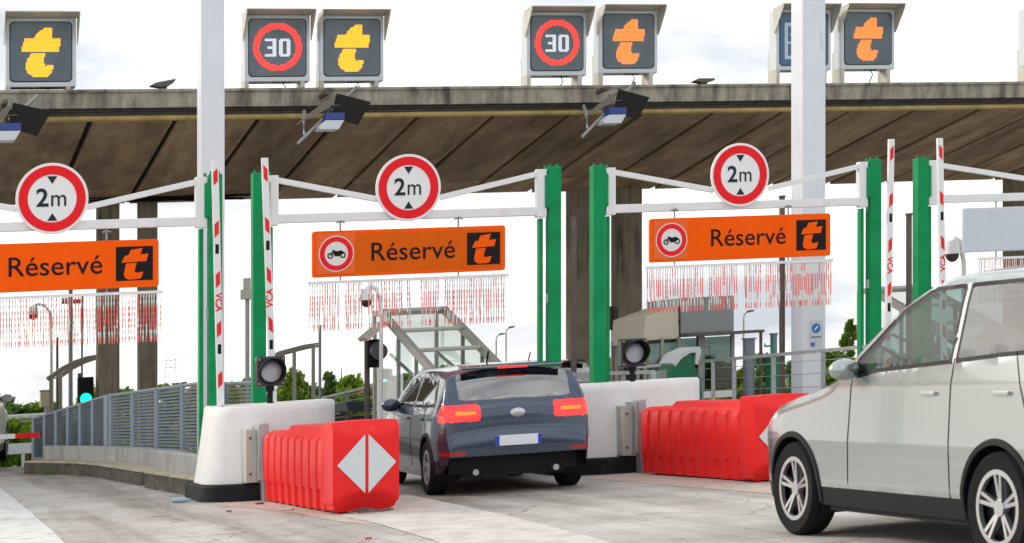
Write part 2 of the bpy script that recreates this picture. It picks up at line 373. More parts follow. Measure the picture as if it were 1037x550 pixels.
ground_poly('island_apron', [gp(*p) for p in [(200, 508), (262, 500), (400, 505), (428, 520), (398, 527), (372, 531), (340, 528), (300, 520), (262, 515), (225, 513)]], .003, pinkc)
ground_poly('second_island_apron', [gp(*p) for p in [(588, 484), (640, 480), (800, 490), (850, 505), (780, 500), (654, 490)]], .003, pinkc)

# ------------------------------------------------------------------ islands: kerbs, low walls, nose walls
def poly_prism(name, pts, z0, z1, m, parent=None, label=None, bevel=.02, kind=None):
    ox, oy = pts[0]; mb = MB(); mb.prism([(x-ox, y-oy) for x, y in pts], 'z', z0, z1)
    o = mb.build(name, m, None, bevel=bevel, ang=0); o.location = (ox, oy, K*ox); return o
def lane(a, b): X, Y, z = W(a, b); return X, Y
def gpo(px, Z, off=0): return pz(px, Z)
def off(p, dx, dy): return (p[0]+dx, p[1]+dy)
out1 = [gp(143, 492), gp(94, 483), gp(72, 481), gp(24, 480)]
k0, k1, k2, k3 = out1
# far stretch of the left island
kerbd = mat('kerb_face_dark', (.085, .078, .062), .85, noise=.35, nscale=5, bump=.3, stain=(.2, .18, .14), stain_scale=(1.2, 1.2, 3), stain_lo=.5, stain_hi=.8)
kerbt = mat('kerb_top_lit_worn', (.50, .44, .32), .8, noise=.2, nscale=6, bump=.2, stain=(.3, .27, .2), stain_lo=.5, stain_hi=.75)  # pale tone holds sunlight on the kerb tops, put into the colour with the wear
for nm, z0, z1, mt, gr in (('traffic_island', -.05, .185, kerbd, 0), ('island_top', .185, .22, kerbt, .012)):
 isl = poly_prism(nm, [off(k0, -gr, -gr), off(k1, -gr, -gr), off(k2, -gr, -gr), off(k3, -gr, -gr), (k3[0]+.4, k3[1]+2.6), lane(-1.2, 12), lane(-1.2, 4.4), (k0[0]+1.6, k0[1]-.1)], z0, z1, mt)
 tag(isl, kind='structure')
# near stretch of the left island
n0, n1, n2 = gp(146, 494), gp(212, 506), gp(262, 505)
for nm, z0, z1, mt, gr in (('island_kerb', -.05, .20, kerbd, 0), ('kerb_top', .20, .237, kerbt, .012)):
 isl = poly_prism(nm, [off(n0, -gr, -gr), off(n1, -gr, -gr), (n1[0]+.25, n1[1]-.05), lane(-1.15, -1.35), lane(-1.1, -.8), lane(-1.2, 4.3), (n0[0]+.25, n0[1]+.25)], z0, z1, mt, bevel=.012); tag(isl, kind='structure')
def low_wall(pts, h0, h1, th, label, name='low_wall'):
    mb = MB(); ox, oy = pts[0]
    P = [Vector((x-ox, y-oy)) for x, y in pts]; L = []; Rr = []
    for i, p in enumerate(P):
        d = (P[min(i+1, len(P)-1)]-P[max(i-1, 0)]).normalized(); n = Vector((d.y, -d.x))
        L.append(p); Rr.append(p+n*th)
    poly = [tuple(p) for p in L]+[tuple(p) for p in reversed(Rr)]
    mb.prism(poly, 'z', h0, h1)
    o = mb.build(name, lowconc, None, bevel=.015, ang=0); o.location = (ox, oy, K*ox); return tag(o, label, 'wall')
low_wall([off(k0, .42, .25), off(k1, .30, .25), off(k3, .25, .35)], .17, .45, .2, 'grey concrete low wall with a kink under the mesh fence at far left')
low_wall([off(n0, .30, .35), off(n1, .05, .85)], .2, .48, .2, 'short grey low wall between the white end wall and the kinked wall')
def nose(ac, wd, label, g, px_front):
    r = rl('island_end_wall', label, 'wall', ac, -.5, 0, g)
    mb = MB(); n = 36; hw = wd/2; rings = []
    for z, grow, gl in ((.2, 0, .13), (.35, 0, .10), (.7, 0, .05), (1.02, 0, .012), (1.10, -.0, 0), (1.13, -.02, 0)):
        ring = []
        for i in range(n+1):
            t = math.pi*i/n; x = -math.cos(t); y = -math.sin(t)**.8
            X = x*(hw+grow); 
            if x < 0: X -= gl*(-x)
            zz = z-(.035*max(0, -x-.3) if z > .9 else 0)
            ring.append((X, y*(.62+grow+gl*.3), zz))
        ring += [(hw+grow, .45, z), (-hw-grow-gl, .45, z)]
        rings.append(ring)
    m = len(rings[0]); vs = [v for rg in rings for v in rg]; fs = []
    for i in range(len(rings)-1):
        for k in range(m): fs.append((i*m+k, i*m+(k+1) % m, (i+1)*m+(k+1) % m, (i+1)*m+k))
    fs += [tuple(range(m)), tuple(reversed(range(len(vs)-m, len(vs))))]
    mb.add(vs, fs); mb.build('wall_body', wallw, r, smooth=True)
    mb = MB(); kp = []
    for i in range(n+1):
        t = math.pi*i/n; x = -math.cos(t); y = -math.sin(t)**.6; kp.append((x*(hw+.11)-(.06 if x < 0 else 0)*-x*-1*-1, y*.80))
    kp += [(hw+.11, .9), (-hw-.17, .9)]
    mb.prism(kp, 'z', -.03, .205); mb.build('kerb_rubber', black, r, bevel=.03)
    # galvanised guard plate and its wing towards the red barrier
    gx = at(px_front, 440, -1.3)[0]-ac
    mb = MB(); mb.box(gx-.06, gx+.10, -.82, -.5, .22, .84)
    mb.build('guard_plate', mat('plate_beige', (.50, .48, .43), .6, .1), r, bevel=.006)
    mb = MB(); mb.prism([(gx+.07, .90), (gx+.17, .91), (gx+.20, .0), (gx+.11, .0)], 'y', -1.0, -.84); mb.box(gx+.06, gx+.11, -.98, -.6, .25, .88)
    mb.build('guard_bracket', galv, r, bevel=.005)
    mb = MB()
    for z in (.32, .74): mb.disc(gx-.01, z, .014, -.835, -.82)
    build_split(mb, 'bolt', dsteel, r)
    return r
nose(-1.86, 1.50, 'white rounded island end wall behind the red barrier with the diamond', 'white island end walls', 254)
nose(2.78, 1.87, 'white rounded island end wall between the blue car and the right red barrier', 'white island end walls', 635)
# other islands: plain concrete bases
for a0, a1, b0, b1 in ((1.95, 3.7, -.1, 13), (6.4, 8.3, -.8, 14), (11.0, 12.9, -.8, 14)):
    o = poly_prism('island_kerb', [lane(a0, b0), lane(a1, b0), lane(a1, b1), lane(a0, b1)], -.05, .18, kerbm); tag(o, kind='structure')

# ------------------------------------------------------------------ red plastic barriers
def make_barrier(a, b, label):
    r = rl('plastic_barrier', label, 'barrier', a, b, 0, 'red plastic barriers in front of the islands'); r.rotation_euler[2] = PHI+R(3)
    Lb = 2.95; hw = .33
    mb = MB(); nn = 220; rows = [(.02, .30), (.05, .305), (.215, .31), (.235, .315), (.26, .325), (.5, .325), (.74, .32), (.785, .30), (.81, .25), (.82, .20)]
    cols = []
    for i in range(nn+1):
        y = .42+(Lb-.42)*i/nn; col = []
        ph = ((y-.42) % .29)/.29
        gro = .026 if ph < .16 else (.026*(1-(ph-.16)/.06) if ph < .22 else 0)
        if ph > .94: gro = .026*(ph-.94)/.06
        bow = .012*math.sin(math.pi*((ph-.2)/.8 if ph > .2 else 0))
        ph2 = ((y-.42+.05) % .29)/.29; gro2 = .028 if ph2 < .45 else 0
        if .45 <= ph2 < .52: gro2 = .028*(1-(ph2-.45)/.07)
        if ph2 > .93: gro2 = .028*(ph2-.93)/.07
        for z, x in rows:
            g = gro2 if z < .22 else (gro*(1 if z < .77 else .5)-bow*(1 if .3 < z < .75 else 0))
            col.append((x-g, y, z))
        cols.append(col)
    vs = []; fs = []; m = len(rows)
    full = [[(-x, y, z) for x, y, z in col]+[(x, y, z) for x, y, z in reversed(col)] for col in cols]; M = 2*m
    for col in full: vs += col
    for i in range(nn):
        for k in range(M-1): fs.append((i*M+k, i*M+k+1, (i+1)*M+k+1, (i+1)*M+k))
    fs += [tuple(range(M)), tuple(reversed(range(nn*M, nn*M+M)))]
    mb.add(vs, fs)
    mb.build('ribbed_body', redp, r, smooth=True)
    mb = MB()                           # raised back
    ring = []
    secs = [(.62, .12, .825), (.62, .23, .81)]
    mb.prism([(-.24, .80), (-.17, .885), (.17, .885), (.24, .80)], 'y', .55, 2.35); mb.build('raised_top', redp, r, bevel=.03, seg=3)
    # end block with hollowed top and foot
    nx, nz_ = 22, 30; mb = MB(); grid = []
    for j in range(nz_+1):
        z = .02+.93*j/nz_; row = []
        for i in range(nx+1):
            u = -1+2*i/nx; x = u*(hw+.025)
            if z < .05: x *= .80
            elif z < .10: x *= .93
            y = 0.0
            ztop = .795+.07*u*u
            if z > ztop: y += .75*(z-ztop)
            zb = .235-.10*u*u
            if z < zb: y += .75*(zb-z)*(1 if z > .08 else .8)+(.03 if z < .08 else 0)
            y += .02*abs(u)**6
            row.append((x, y, z-.010*(u*u)*(z > .9)))
        grid.append(row)
    vs = [p for row in grid for p in row]; fs = []
    for j in range(nz_):
        for i in range(nx): q = j*(nx+1)+i; fs.append((q, q+1, q+nx+2, q+nx+1))
    # border extruded back
    bor = [(0, i) for i in range(nx+1)]+[(j, nx) for j in range(1, nz_+1)]+[(nz_, i) for i in range(nx-1, -1, -1)]+[(j, 0) for j in range(nz_-1, 0, -1)]
    base = len(vs)
    for j, i in bor:
        x, y, z = grid[j][i]; vs.append((x*1.0, .36, z)); 
    for j, i in bor:
        x, y, z = grid[j][i]; vs.append((x*.86, .44, .02+(z-.02)*.9))
    nb = len(bor)
    for q in range(nb):
        j, i = bor[q]; j2, i2 = bor[(q+1) % nb]
        fs.append((j*(nx+1)+i, j2*(nx+1)+i2, base+(q+1) % nb, base+q))
        fs.append((base+q, base+(q+1) % nb, base+nb+(q+1) % nb, base+nb+q))
    fs.append(tuple(range(base+nb, base+2*nb)))
    mb.add(vs, fs); mb.build('end_block', redp, r, bevel=0, smooth=True)
    mb = MB(); zc = .505
    mb.prism([(-.315, zc), (-.018, zc+.30), (-.018, zc-.30)], 'y', -.006, -.002); mb.prism([(.315, zc), (.018, zc+.30), (.018, zc-.30)], 'y', -.006, -.002)
    build_split(mb, 'white_triangle', mat('reflective_white', (.66, .70, .72), .35), r)
    mb = MB(); mb.path([(-.12, -.07, .02), (0, -.12, .03), (.12, -.08, .02), (.26, -.06, .025)], .012, 6); mb.path([(-.2, .0, .02), (-.05, -.06, .05), (.1, -.03, .02)], .012, 6)
    build_split(mb, 'loose_chain', dsteel, r)
    return r
make_barrier(-1.69, -4.48, 'red plastic barrier with two white triangles on its end, left of the blue car')
make_barrier(2.95, -4.65, 'red plastic barrier standing behind the silver car')

# ------------------------------------------------------------------ wait lights on the end walls
def wait_light(px, py, label):
    a, h = at(px, py, -.85); r = rl('signal_lamp', label, 'signal lamp', a, -.85, 0, 'black signal lamps on the white end walls')
    mb = MB(); mb.box(-.175, .175, .02, .16, h-.18, h+.18); mb.build('housing', mat('signal_housing', (.015, .02, .028), .4, coat=.3), r, bevel=.02)
    mb = MB(); n = 24; vs = []; fs = []
    for i in range(n+1):                       # cut-away visor
        t = R(-60)+R(250)*i/n-R(5); cx, sx = math.cos(t), math.sin(t); d = .17*math.sin(math.pi*i/n)**.5+.01
        for rr, y in ((.155, .02), (.155, .02-d), (.148, .02-d), (.148, .02)): vs.append((rr*cx, y, h+rr*sx))
    for i in range(n):
        for k in range(4): fs.append((i*4+k, i*4+(k+1) % 4, i*4+4+(k+1) % 4, i*4+4+k))
    mb.add(vs, fs); mb.build('visor', blackp, r, smooth=True)
    mb = MB(); mb.ring(0, h, .135, .155, -.01, .02); mb.build('lens_rim', blackp, r)
    mb = MB(); mb.blob((0, .015, h-.01), (.130, .045, .125), n=24, k=12); mb.build('lens', lens, r, smooth=True)
    mb = MB(); mb.path([(0, .09, 1.1), (0, .09, h-.17)], .035, 12); mb.path([(0, .09, h-.24), (0, .09, h-.17)], .05, 12); mb.build('bracket', blackp, r, smooth=True)
    mb = MB()
    for x in (-.145, .145):
        for z in (-.145, .145): mb.disc(x, h+z, .012, .012, .02, n=10)
    build_split(mb, 'screw', mat('brass', (.5, .35, .12), .4, .8), r)
    return r
wait_light(275, 376, 'square black signal lamp on the left white end wall')
wait_light(643, 357, 'square black signal lamp on the right white end wall')

# ------------------------------------------------------------------ height gauge gantries
def gantry(pl, pr, sc_px, sc_py, label, leftpost=True):
    ac, hc = at(sc_px, sc_py, 0)
    r = rl('height_gauge_gantry', label, 'gantry', ac, 0, 0, 'white and green height gauge gantries over the lanes')
    x0, x1 = pl-ac, pr-ac
    ww = .115
    mb = MB()
    zb = 3.39
    for x, sg in ((x0, 1), (x1, -1)):
        mb.box(x-ww/2-.01, x+ww/2+.01, -.05, .05, 3.31, 3.93)
    mb.box(x0+ww/2, x1-ww/2, -.04, .04, zb-.055, zb+.055); mb.build('cross_bar', white, r, bevel=.008)
    mb = MB()
    for x, sg in ((x0, 1), (x1, -1)): mb.beam((x+sg*ww/2, 0, 3.87), (sg*-.40, 0, 3.60), .06, .07)
    build_split(mb, 'brace', white, r, bevel=.006)
    for x, sg in ((x0, -1), (x1, 1)):
        mb = MB(); xg = x+sg*.175
        mb.box(xg-.083, xg+.083, -.08, .08, 0.15, 3.96)
        mb.build('post', green, r, bevel=.012)
        mb = MB(); mb.box(x+sg*.015-.025, x+sg*.015+.025, .02, .12, .15, 3.30); mb.build('slim_post', green, r, bevel=.005)
        mb = MB(); mb.box(x+sg*.07-.03 if sg > 0 else x-.1, x+.1 if sg > 0 else x+.03-.07, -.085, .06, 3.42, 3.86); mb.build('hinge_bracket', green, r, bevel=.03)
        mb = MB()
        for dx in (-.05, .05): mb.path([(xg+dx, 0, 3.96), (xg+dx, 0, 4.0)], .015, 8)
        mb.path([(x+sg*.05, -.03, 3.93), (x+sg*.05, -.03, 3.975)], .02, 8); build_split(mb, 'bolt', green, r)
        mb = MB(); mb.path([(x+sg*.10, 0, 2.2), (x+sg*.10, -.0, 2.32)], .03, 8); mb.build('latch', galv, r)
    return r, ac
G = []
for (pl, pr, px, py, lb) in (((-6.25), at(203, 185, 0)[0], 53, 201, 'height gauge gantry at far left, its left post out of frame'),
                        (at(276, 185, 0)[0], at(547.5, 175, 0)[0], 414, 190, 'height gauge gantry in the middle, over the lane of the blue car'),
                        (at(617.5, 180, 0)[0], at(873, 165, 0)[0], 750, 177, 'height gauge gantry over the lane right of the blue car'),
                        (at(943.5, 175, 0)[0], at(1218, 160, 0)[0], 1080, 165, 'height gauge gantry cut off by the right edge of the picture')):
    G.append(gantry(pl, pr, px, py, lb))

def height_sign(px, py, label):
    a, h = at(px, py, -.1); r = rl('height_limit_sign', label, 'road sign', a, -.06, 0, 'round two metre height limit signs')
    mb = MB(); mb.disc(0, h, .425, -.03, 0, n=64); mb.build('disc', signwhite, r, bevel=.006)
    mb = MB(); mb.ring(0, h, .285, .392, -.034, -.031, n=64); mb.build('red_ring', signred, r)
    mb = MB()
    for s in (1, -1): mb.prism([(-.058, h+s*.265), (.058, h+s*.265), (0, h+s*.175)], 'y', -.036, -.031)
    build_split(mb, 'arrowhead', signgrey, r)
    mb = MB(); text_mb(mb, '2', .30, -.115, h, -.032, bold=.006); text_mb(mb, 'm', .29, .075, h-.005, -.032, bold=.0005, sx=.92)
    mb.build('lettering', signgrey, r)
    mb = MB()
    for z in (-.2, .2): mb.box(-.3, .3, 0, .03, h+z-.02, h+z+.02)
    build_split(mb, 'rear_rail', galv, r); return r
height_sign(53, 201, 'round two metre height limit sign above the leftmost orange sign')
height_sign(414, 190, 'round two metre height limit sign on the middle gantry, above the blue car')
height_sign(750, 177, 'round two metre height limit sign nearest the right white pylon')

TU = [(.40, .10), (.72, .05), (.66, .24), (.88, .22), (.82, .44), (.15, .47), (.24, .27), (.34, .25)]
TL = [(.27, .50), (.56, .48), (.50, .72), (.53, .78), (.70, .75), (.74, .76), (.68, .93), (.60, .96), (.34, .97), (.24, .91), (.21, .80)]
def reserve_sign(pxl, pxr, pyt, pyb, m, label, moto=True, wd=2.52):
    aR, _ = at(pxr, 250, -.05); ac = aR-wd/2
    _, hb = at((pxl+pxr)/2, pyb, -.05); _, ht = at((pxl+pxr)/2, pyt, -.05)
    hh = .575; h = (hb+ht)/2; z0, z1 = h-hh/2, h+hh/2
    r = rl('lane_sign', label, 'sign', ac, -.05, 0, 'orange reserved lane signs hanging from the gantries')
    mb = MB(); x0, x1 = -wd/2, wd/2; rd = .035; poly = []
    for cx, cz, t0 in ((x1-rd, z1-rd, 0), (x0+rd, z1-rd, 90), (x0+rd, z0+rd, 180), (x1-rd, z0+rd, 270)):
        for k in range(5): t = R(t0+90*k/4); poly.append((cx+rd*math.cos(t), cz+rd*math.sin(t)))
    mb.prism(poly, 'y', -.03, .03); mb.build('board', orange, r, bevel=.004)
    mb = MB(); mb.box(x0+.05, x1-.05, -.033, -.031, z0+.045, z1-.045); mb.build('face_panel', m, r)
    mb = MB(); text_mb(mb, 'Réservé', .33, x1-1.23, h-.005, -.034, bold=.001, sx=1.05); mb.build('lettering', signblack, r)
    sx0 = x1-.515; sz0 = h-.205; sz = .41
    mb = MB(); mb.box(sx0, sx0+sz*1.08, -.036, -.034, sz0, sz0+sz); mb.build('logo_square', signblack, r)
    mb = MB()
    for pl in (TU, TL): mb.prism([(sx0+sz*1.08*x, sz0+sz*(1-y)) for x, y in pl], 'y', -.040, -.0365)
    mb.build('logo_letter', orange, r)
    if moto:
        cx = x0+.30
        mb = MB(); mb.box(cx-.255, cx+.235, -.037, -.034, z0+.035, z1-.03); mb.build('symbol_plate', orange3, r)
        mb = MB(); mb.disc(cx, h, .225, -.041, -.0375); mb.build('symbol_disc', mat('symbol_disc', (.74, .74, .72), .4), r)
        mb = MB(); mb.ring(cx, h, .15, .212, -.044, -.0415); mb.build('symbol_ring', signred, r)
        mb = MB(); y0, y1 = -.044, -.0415
        mb.ring(cx-.078, h-.025, .022, .038, y0, y1, n=18); mb.ring(cx+.082, h-.02, .022, .038, y0, y1, n=18)
        mb.prism([(cx-.085, h-.02), (cx-.05, h+.03), (cx-.065, h+.045), (cx-.03, h+.045), (cx+.0, h+.03), (cx+.06, h+.04), (cx+.105, h+.015), (cx+.09, h+.0), (cx+.06, h-.02), (cx+.02, h-.035), (cx-.02, h-.03), (cx-.045, h+.01), (cx-.075, h-.03)], 'y', y0, y1)
        mb.build('motorcycle_symbol', signblack, r)
    mb = MB()
    for fx in (-.86*wd/2, -.0, .17*wd) if False else (x0+.36, x1-.62):
        mb.path([(fx, 0, z1), (fx, 0, z1+.12)], .012, 8); mb.path([(fx-.05, 0, z1+.10), (fx, -.03, z1+.12), (fx+.05, 0, z1+.10)], .012, 6)
        mb.path([(fx, 0, z0-.065), (fx, 0, z0)], .010, 8)
    build_split(mb, 'hanger', steel, r)
    # the chain curtain hangs below it
    return ac, wd, z0
chain_meshes = []
def chain_mesh(i):
    rr = random.Random(100+i); mb = MB(); z = 0; L = .545+.03*rr.random(); n = 0; red = rr.random() < .36; left = rr.randint(3, 7); xj = 0
    while z < L:
        if left <= 0: red = not red; left = rr.randint(2, 5) if not red else rr.randint(3, 8)
        m = 0 if red else 1
        if n % 2 == 0: mb.box(-.0075+xj, .0075+xj, -.002, .002, -z-.040, -z, m)
        else: mb.box(-.004+xj, .004+xj, -.0075, .0075, -z-.040, -z, m)
        z += .036; n += 1; left -= 1; xj = .003*math.sin(z*9+i)
    return mb
def curtain(ac, wd, z0, label, gaps, seed, over=.05):
    r = rl('chain_curtain', label, 'chain curtain', ac, -.05, z0-.065, 'red and white chain curtains below the orange signs')
    mb = MB(); mb.beam((-wd/2-over, 0, 0), (wd/2+over, 0, 0), .035, .035); mb.build('rail', white, r)
    rr = random.Random(seed); x = -wd/2-.03
    while x < wd/2+.02:
        if not any(g0 < x < g1 for g0, g1 in gaps):
            i = rr.randrange(6)
            if len(chain_meshes) <= i or chain_meshes[i] is None:
                while len(chain_meshes) <= i: chain_meshes.append(None)
                o = chain_mesh(i).build('chain', [chred, chwhite], r); chain_meshes[i] = o.data
            else:
                o = bpy.data.objects.new('chain', chain_meshes[i]); C.objects.link(o); o.parent = r
            o.location = (x, rr.uniform(-.01, .01), K*c_*x-.02); o.rotation_euler = (0, R(rr.uniform(-1.2, 1.2)), rr.uniform(-.25, .25))
        x += .0325+rr.uniform(-.004, .004)
a_, w_, z_ = reserve_sign(-40, 160.5, 245, 294.5, orange, 'orange reserved lane sign cut off by the left edge', True)
curtain(a_, w_, z_, 'chain curtain below the leftmost orange sign', [], 1)
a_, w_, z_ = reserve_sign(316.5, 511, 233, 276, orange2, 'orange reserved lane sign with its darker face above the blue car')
curtain(a_, w_, z_, 'chain curtain below the middle orange sign, above the blue car', [(-.62, -.56), (-.1, -.05), (.02, .12), (-.92, -.86), (.4, .44)], 2)
a_, w_, z_ = reserve_sign(656.5, 840, 219, 262.5, orange, 'bright orange reserved lane sign in front of the right white pylon', wd=2.64)
curtain(a_, w_, z_, 'chain curtain below the right orange sign', [(-.55, -.47), (-.05, .03), (.3, .36), (.58, .66)], 3)
# blank board on the fourth gantry
aL, hb_ = at(975, 256, -.05); _, ht_ = at(975, 211, -.05)
r = rl('blank_sign', 'blank blue grey sign board hanging at the right edge', 'sign', aL+1.25, -.05)
mb = MB(); mb.box(-1.25, 1.25, -.03, .03, hb_, ht_); mb.build('board', mat('blank_board', (.58, .63, .70), .5, noise=.04), r, bevel=.02)
mb = MB()
for x in (-.72, .7): mb.path([(x, 0, ht_), (x, 0, 3.33)], .012, 8); mb.path([(x, 0, hb_-.13), (x, 0, hb_)], .012, 8)
build_split(mb, 'hanger', steel, r)
curtain(aL+1.42, 2.25, hb_-.03, 'chain curtain below the blank board at the right edge', [], 5)

# ------------------------------------------------------------------ raised barrier booms
def boom(pt, pb, label, mirror, first=13):
    a, ht = at(pt[0], pt[1], -.35); a2, hb = at(pb[0], pb[1], -.35)
    r = rl('barrier_boom', label, 'barrier boom', a2, -.35, 0, 'raised red and white barrier booms')
    sl = (a-a2)/(ht-hb); zb = .75; zt = ht
    def X(z): return (z-hb)*sl
    mb = MB(); hw = .042
    mb.prism([(X(zb)-hw, zb), (X(zb)+hw, zb), (X(zt)+hw, zt), (X(zt)-hw, zt)], 'y', -.025, .025)
    mb.build('arm', white, r, bevel=.008)
    mb = MB()
    L = .16; k = 0
    for z, kind in [(zt-.09, 'r'), (zt-.72, 'r'), (zt-1.01, 'b'), (zt-1.33, 'r'), (zt-1.93, 'r'), (zt-2.22, 'b'), (zt-2.54, 'r'), (zt-2.95, 'r')]:
        if kind == 'r':
            d = .05 if mirror else -.05; w2 = hw*.62
            mb.prism([(X(z)-w2, z-(d if d > 0 else 0)), (X(z)+w2, z+(d if d < 0 else 0)), (X(z-L)+w2, z-L+(d if d < 0 else 0)), (X(z-L)-w2, z-L-(d if d > 0 else 0))], 'y', -.029, -.0255)
    build_split(mb, 'red_mark', mat('boom_red', (.80, .03, .025), .5, spec=.2), r)
    mb = MB()
    for z in (zt-1.01, zt-2.22): mb.box(X(z)-hw*.5, X(z)+hw*.5, -.028, -.0255, z-.115, z)
    build_split(mb, 'dark_slot', signblack, r)
    mb = MB(); text_mb(mb, 'VCA', .115, X(zt-1.71)+(.0), zt-1.71, -.0262, bold=.003, rot=R(-90 if mirror else 90)); mb.build('lettering', MATS['boom_red'], r)
    mb = MB(); mb.box(X(.5)-.15, X(.5)+.15, -.0, .34, .17, 1.0); mb.build('drive_cabinet', steel, r, bevel=.02)
    mb = MB(); mb.box(X(zb)-.06, X(zb)+.06, -.035, .03, .68, .88); mb.build('clamp', dsteel, r)
boom((268, 160), (276, 395), 'leaning raised barrier boom against the green post right of the left white pylon', False)
boom((217.5, 163), (223, 395), 'raised barrier boom in front of the left white pylon', True)
boom((902.5, 141), (898.5, 360), 'raised barrier boom behind the silver car, left of the pair there', True)
boom((951.5, 140), (956, 360), 'raised barrier boom behind the silver car, right of the pair there', False)

# ------------------------------------------------------------------ white pylons
def pylon(a, b, wd, label, sticker=False):
    r = rl('pylon', label, 'pylon', a, b, 0, 'tall white pylons')
    mb = MB(); h = wd/2; mb.box(-h, h, -h, h, .15, 11); mb.build('shaft', pylonw, r, bevel=.02)
    mb = MB(); mb.box(-h-.1, h+.1, -h-.1, h+.1, .1, .2)
    for x in (-1, 1):
        for y in (-1, 1): mb.path([(x*(h+.05), y*(h+.05), .2), (x*(h+.05), y*(h+.05), .28)], .02, 6)
    mb.build('base_plate', galv, r, bevel=.01)
    if sticker:
        mb = MB(); mb.box(-.09, .15, -h-.004, -h-.001, 1.42, 1.84); mb.build('notice', mat('notice', (.60, .63, .66), .5), r)
        mb = MB(); mb.disc(.03, 1.72, .075, -h-.008, -h-.005, n=24); mb.box(-.06, .01, -h-.007, -h-.005, 1.44, 1.50); mb.build('notice_symbol', mat('notice_blue', (.01, .17, .55), .4), r)
        mb = MB(); mb.beam((0, -h-.010, 1.69), (.06, -h-.010, 1.75), .004, .022); mb.box(-.05, .11, -h-.007, -h-.005, 1.565, 1.60); mb.build('notice_mark', signwhite, r)
        mb = MB(); mb.box(-.055, .115, -h-.009, -h-.0075, 1.57, 1.595); mb.build('notice_text', mat('notice_text', (.1, .2, .2), .5), r)
pylon(at(213.5, 386, 3.5)[0], 3.5, .335, 'tall white pylon standing left, between the left two gantries')
pylon(at(818.5, 386, 3.6)[0], 3.6, .40, 'tall white pylon on the right with a small blue notice', True)

# ------------------------------------------------------------------ concrete canopy
can = rl('toll_canopy', 'long weathered concrete canopy crossing above all lanes', 'canopy', 4, 8.1)
A0, A1 = -18, 26
mb = MB(); mb.prism([(0, 5.90), (0, 6.19), (.28, 6.23), (.28, 5.90)], 'x', A0, A1)
mb.prism([(-.03, 6.15), (-.03, 6.20), (.3, 6.24), (.3, 6.195)], 'x', A0, A1); mb.build('fascia', conc, can, bevel=.01)
mb = MB(); mb.box(A0, A1, .10, .30, 5.80, 5.90); mb.box(A0, A1, .06, .12, 5.855, 5.885)
mb.build('edge_channel', mat('channel_dark', (.045, .04, .035), .8, noise=.4, nscale=5), can)
mb = MB(); mb.path([(A0, .17, 5.76), (A1, .17, 5.76)], .055, 10); mb.build('pipe', pipe_m, can, smooth=True)
mb = MB(); x = A0; rj = random.Random(4)
while x < A1:
    w0 = 1.37; dz = rj.uniform(-.012, .012); g = .05
    for (y0, z0, y1, z1) in ((.22, 5.70, 5.0, 5.07), (5.03, 5.065, 6.3, 4.93)):
        j0 = rj.uniform(-.01, .01)
        vs = [(x+g, y0, z0+dz), (x+w0-g, y0, z0+dz), (x+w0-g, y1, z1+dz+j0), (x+g, y1, z1+dz+j0)]
        vs += [(p[0], p[1], p[2]+.08) for p in vs]
        mb.add(vs, [(3, 2, 1, 0), (4, 5, 6, 7), (0, 1, 5, 4), (1, 2, 6, 5), (2, 3, 7, 6), (3, 0, 4, 7)], rj.choice((0, 0, 1, 1, 2)))
    x += w0
mb.build('soffit', soffs, can, bevel=.008)
mb = MB(); mb.prism([(.2, 5.80), (6.3, 5.0), (12.3, 5.8), (12.3, 6.2), (6.3, 5.35), (.28, 6.2)], 'x', A0, A1); mb.build('roof_slab', soffd, can)
mb = MB(); mb.prism([(12.3, 5.75), (12.6, 5.75), (12.6, 6.3), (12.3, 6.3)], 'x', A0, A1); mb.build('rear_fascia', conc, can)
for (px, pw) in ((109, .40), (149, .34), (586, .44), (634, .54), (1028, .42), (1072, .42)):
    a, _ = at(px, 300, 14.4); lx = a-4; mb = MB(); mb.box(lx-pw/2, lx+pw/2, 6.05, 6.5, -.6, 5.1); o = mb.build('column', conc_col, can, bevel=.03)
mb = MB(); a, _ = at(610, 300, 14.4); mb.box(a-4-.3, a-4+.3, 6.35, 6.45, 2.0, 2.5); mb.build('junction_box', dsteel, can, bevel=.01)
mb = MB()
for j in range(9):                       # sagging cables under the soffit
    x0 = -6.6+rj.uniform(-.3, .3); mb.path([(x0+t*.33*3, 5.6-.04*math.sin(t), 4.93-.05*math.sin(t*1.3+j)) for t in range(4)], .012, 5)
mb.build('cable', signblack, can)

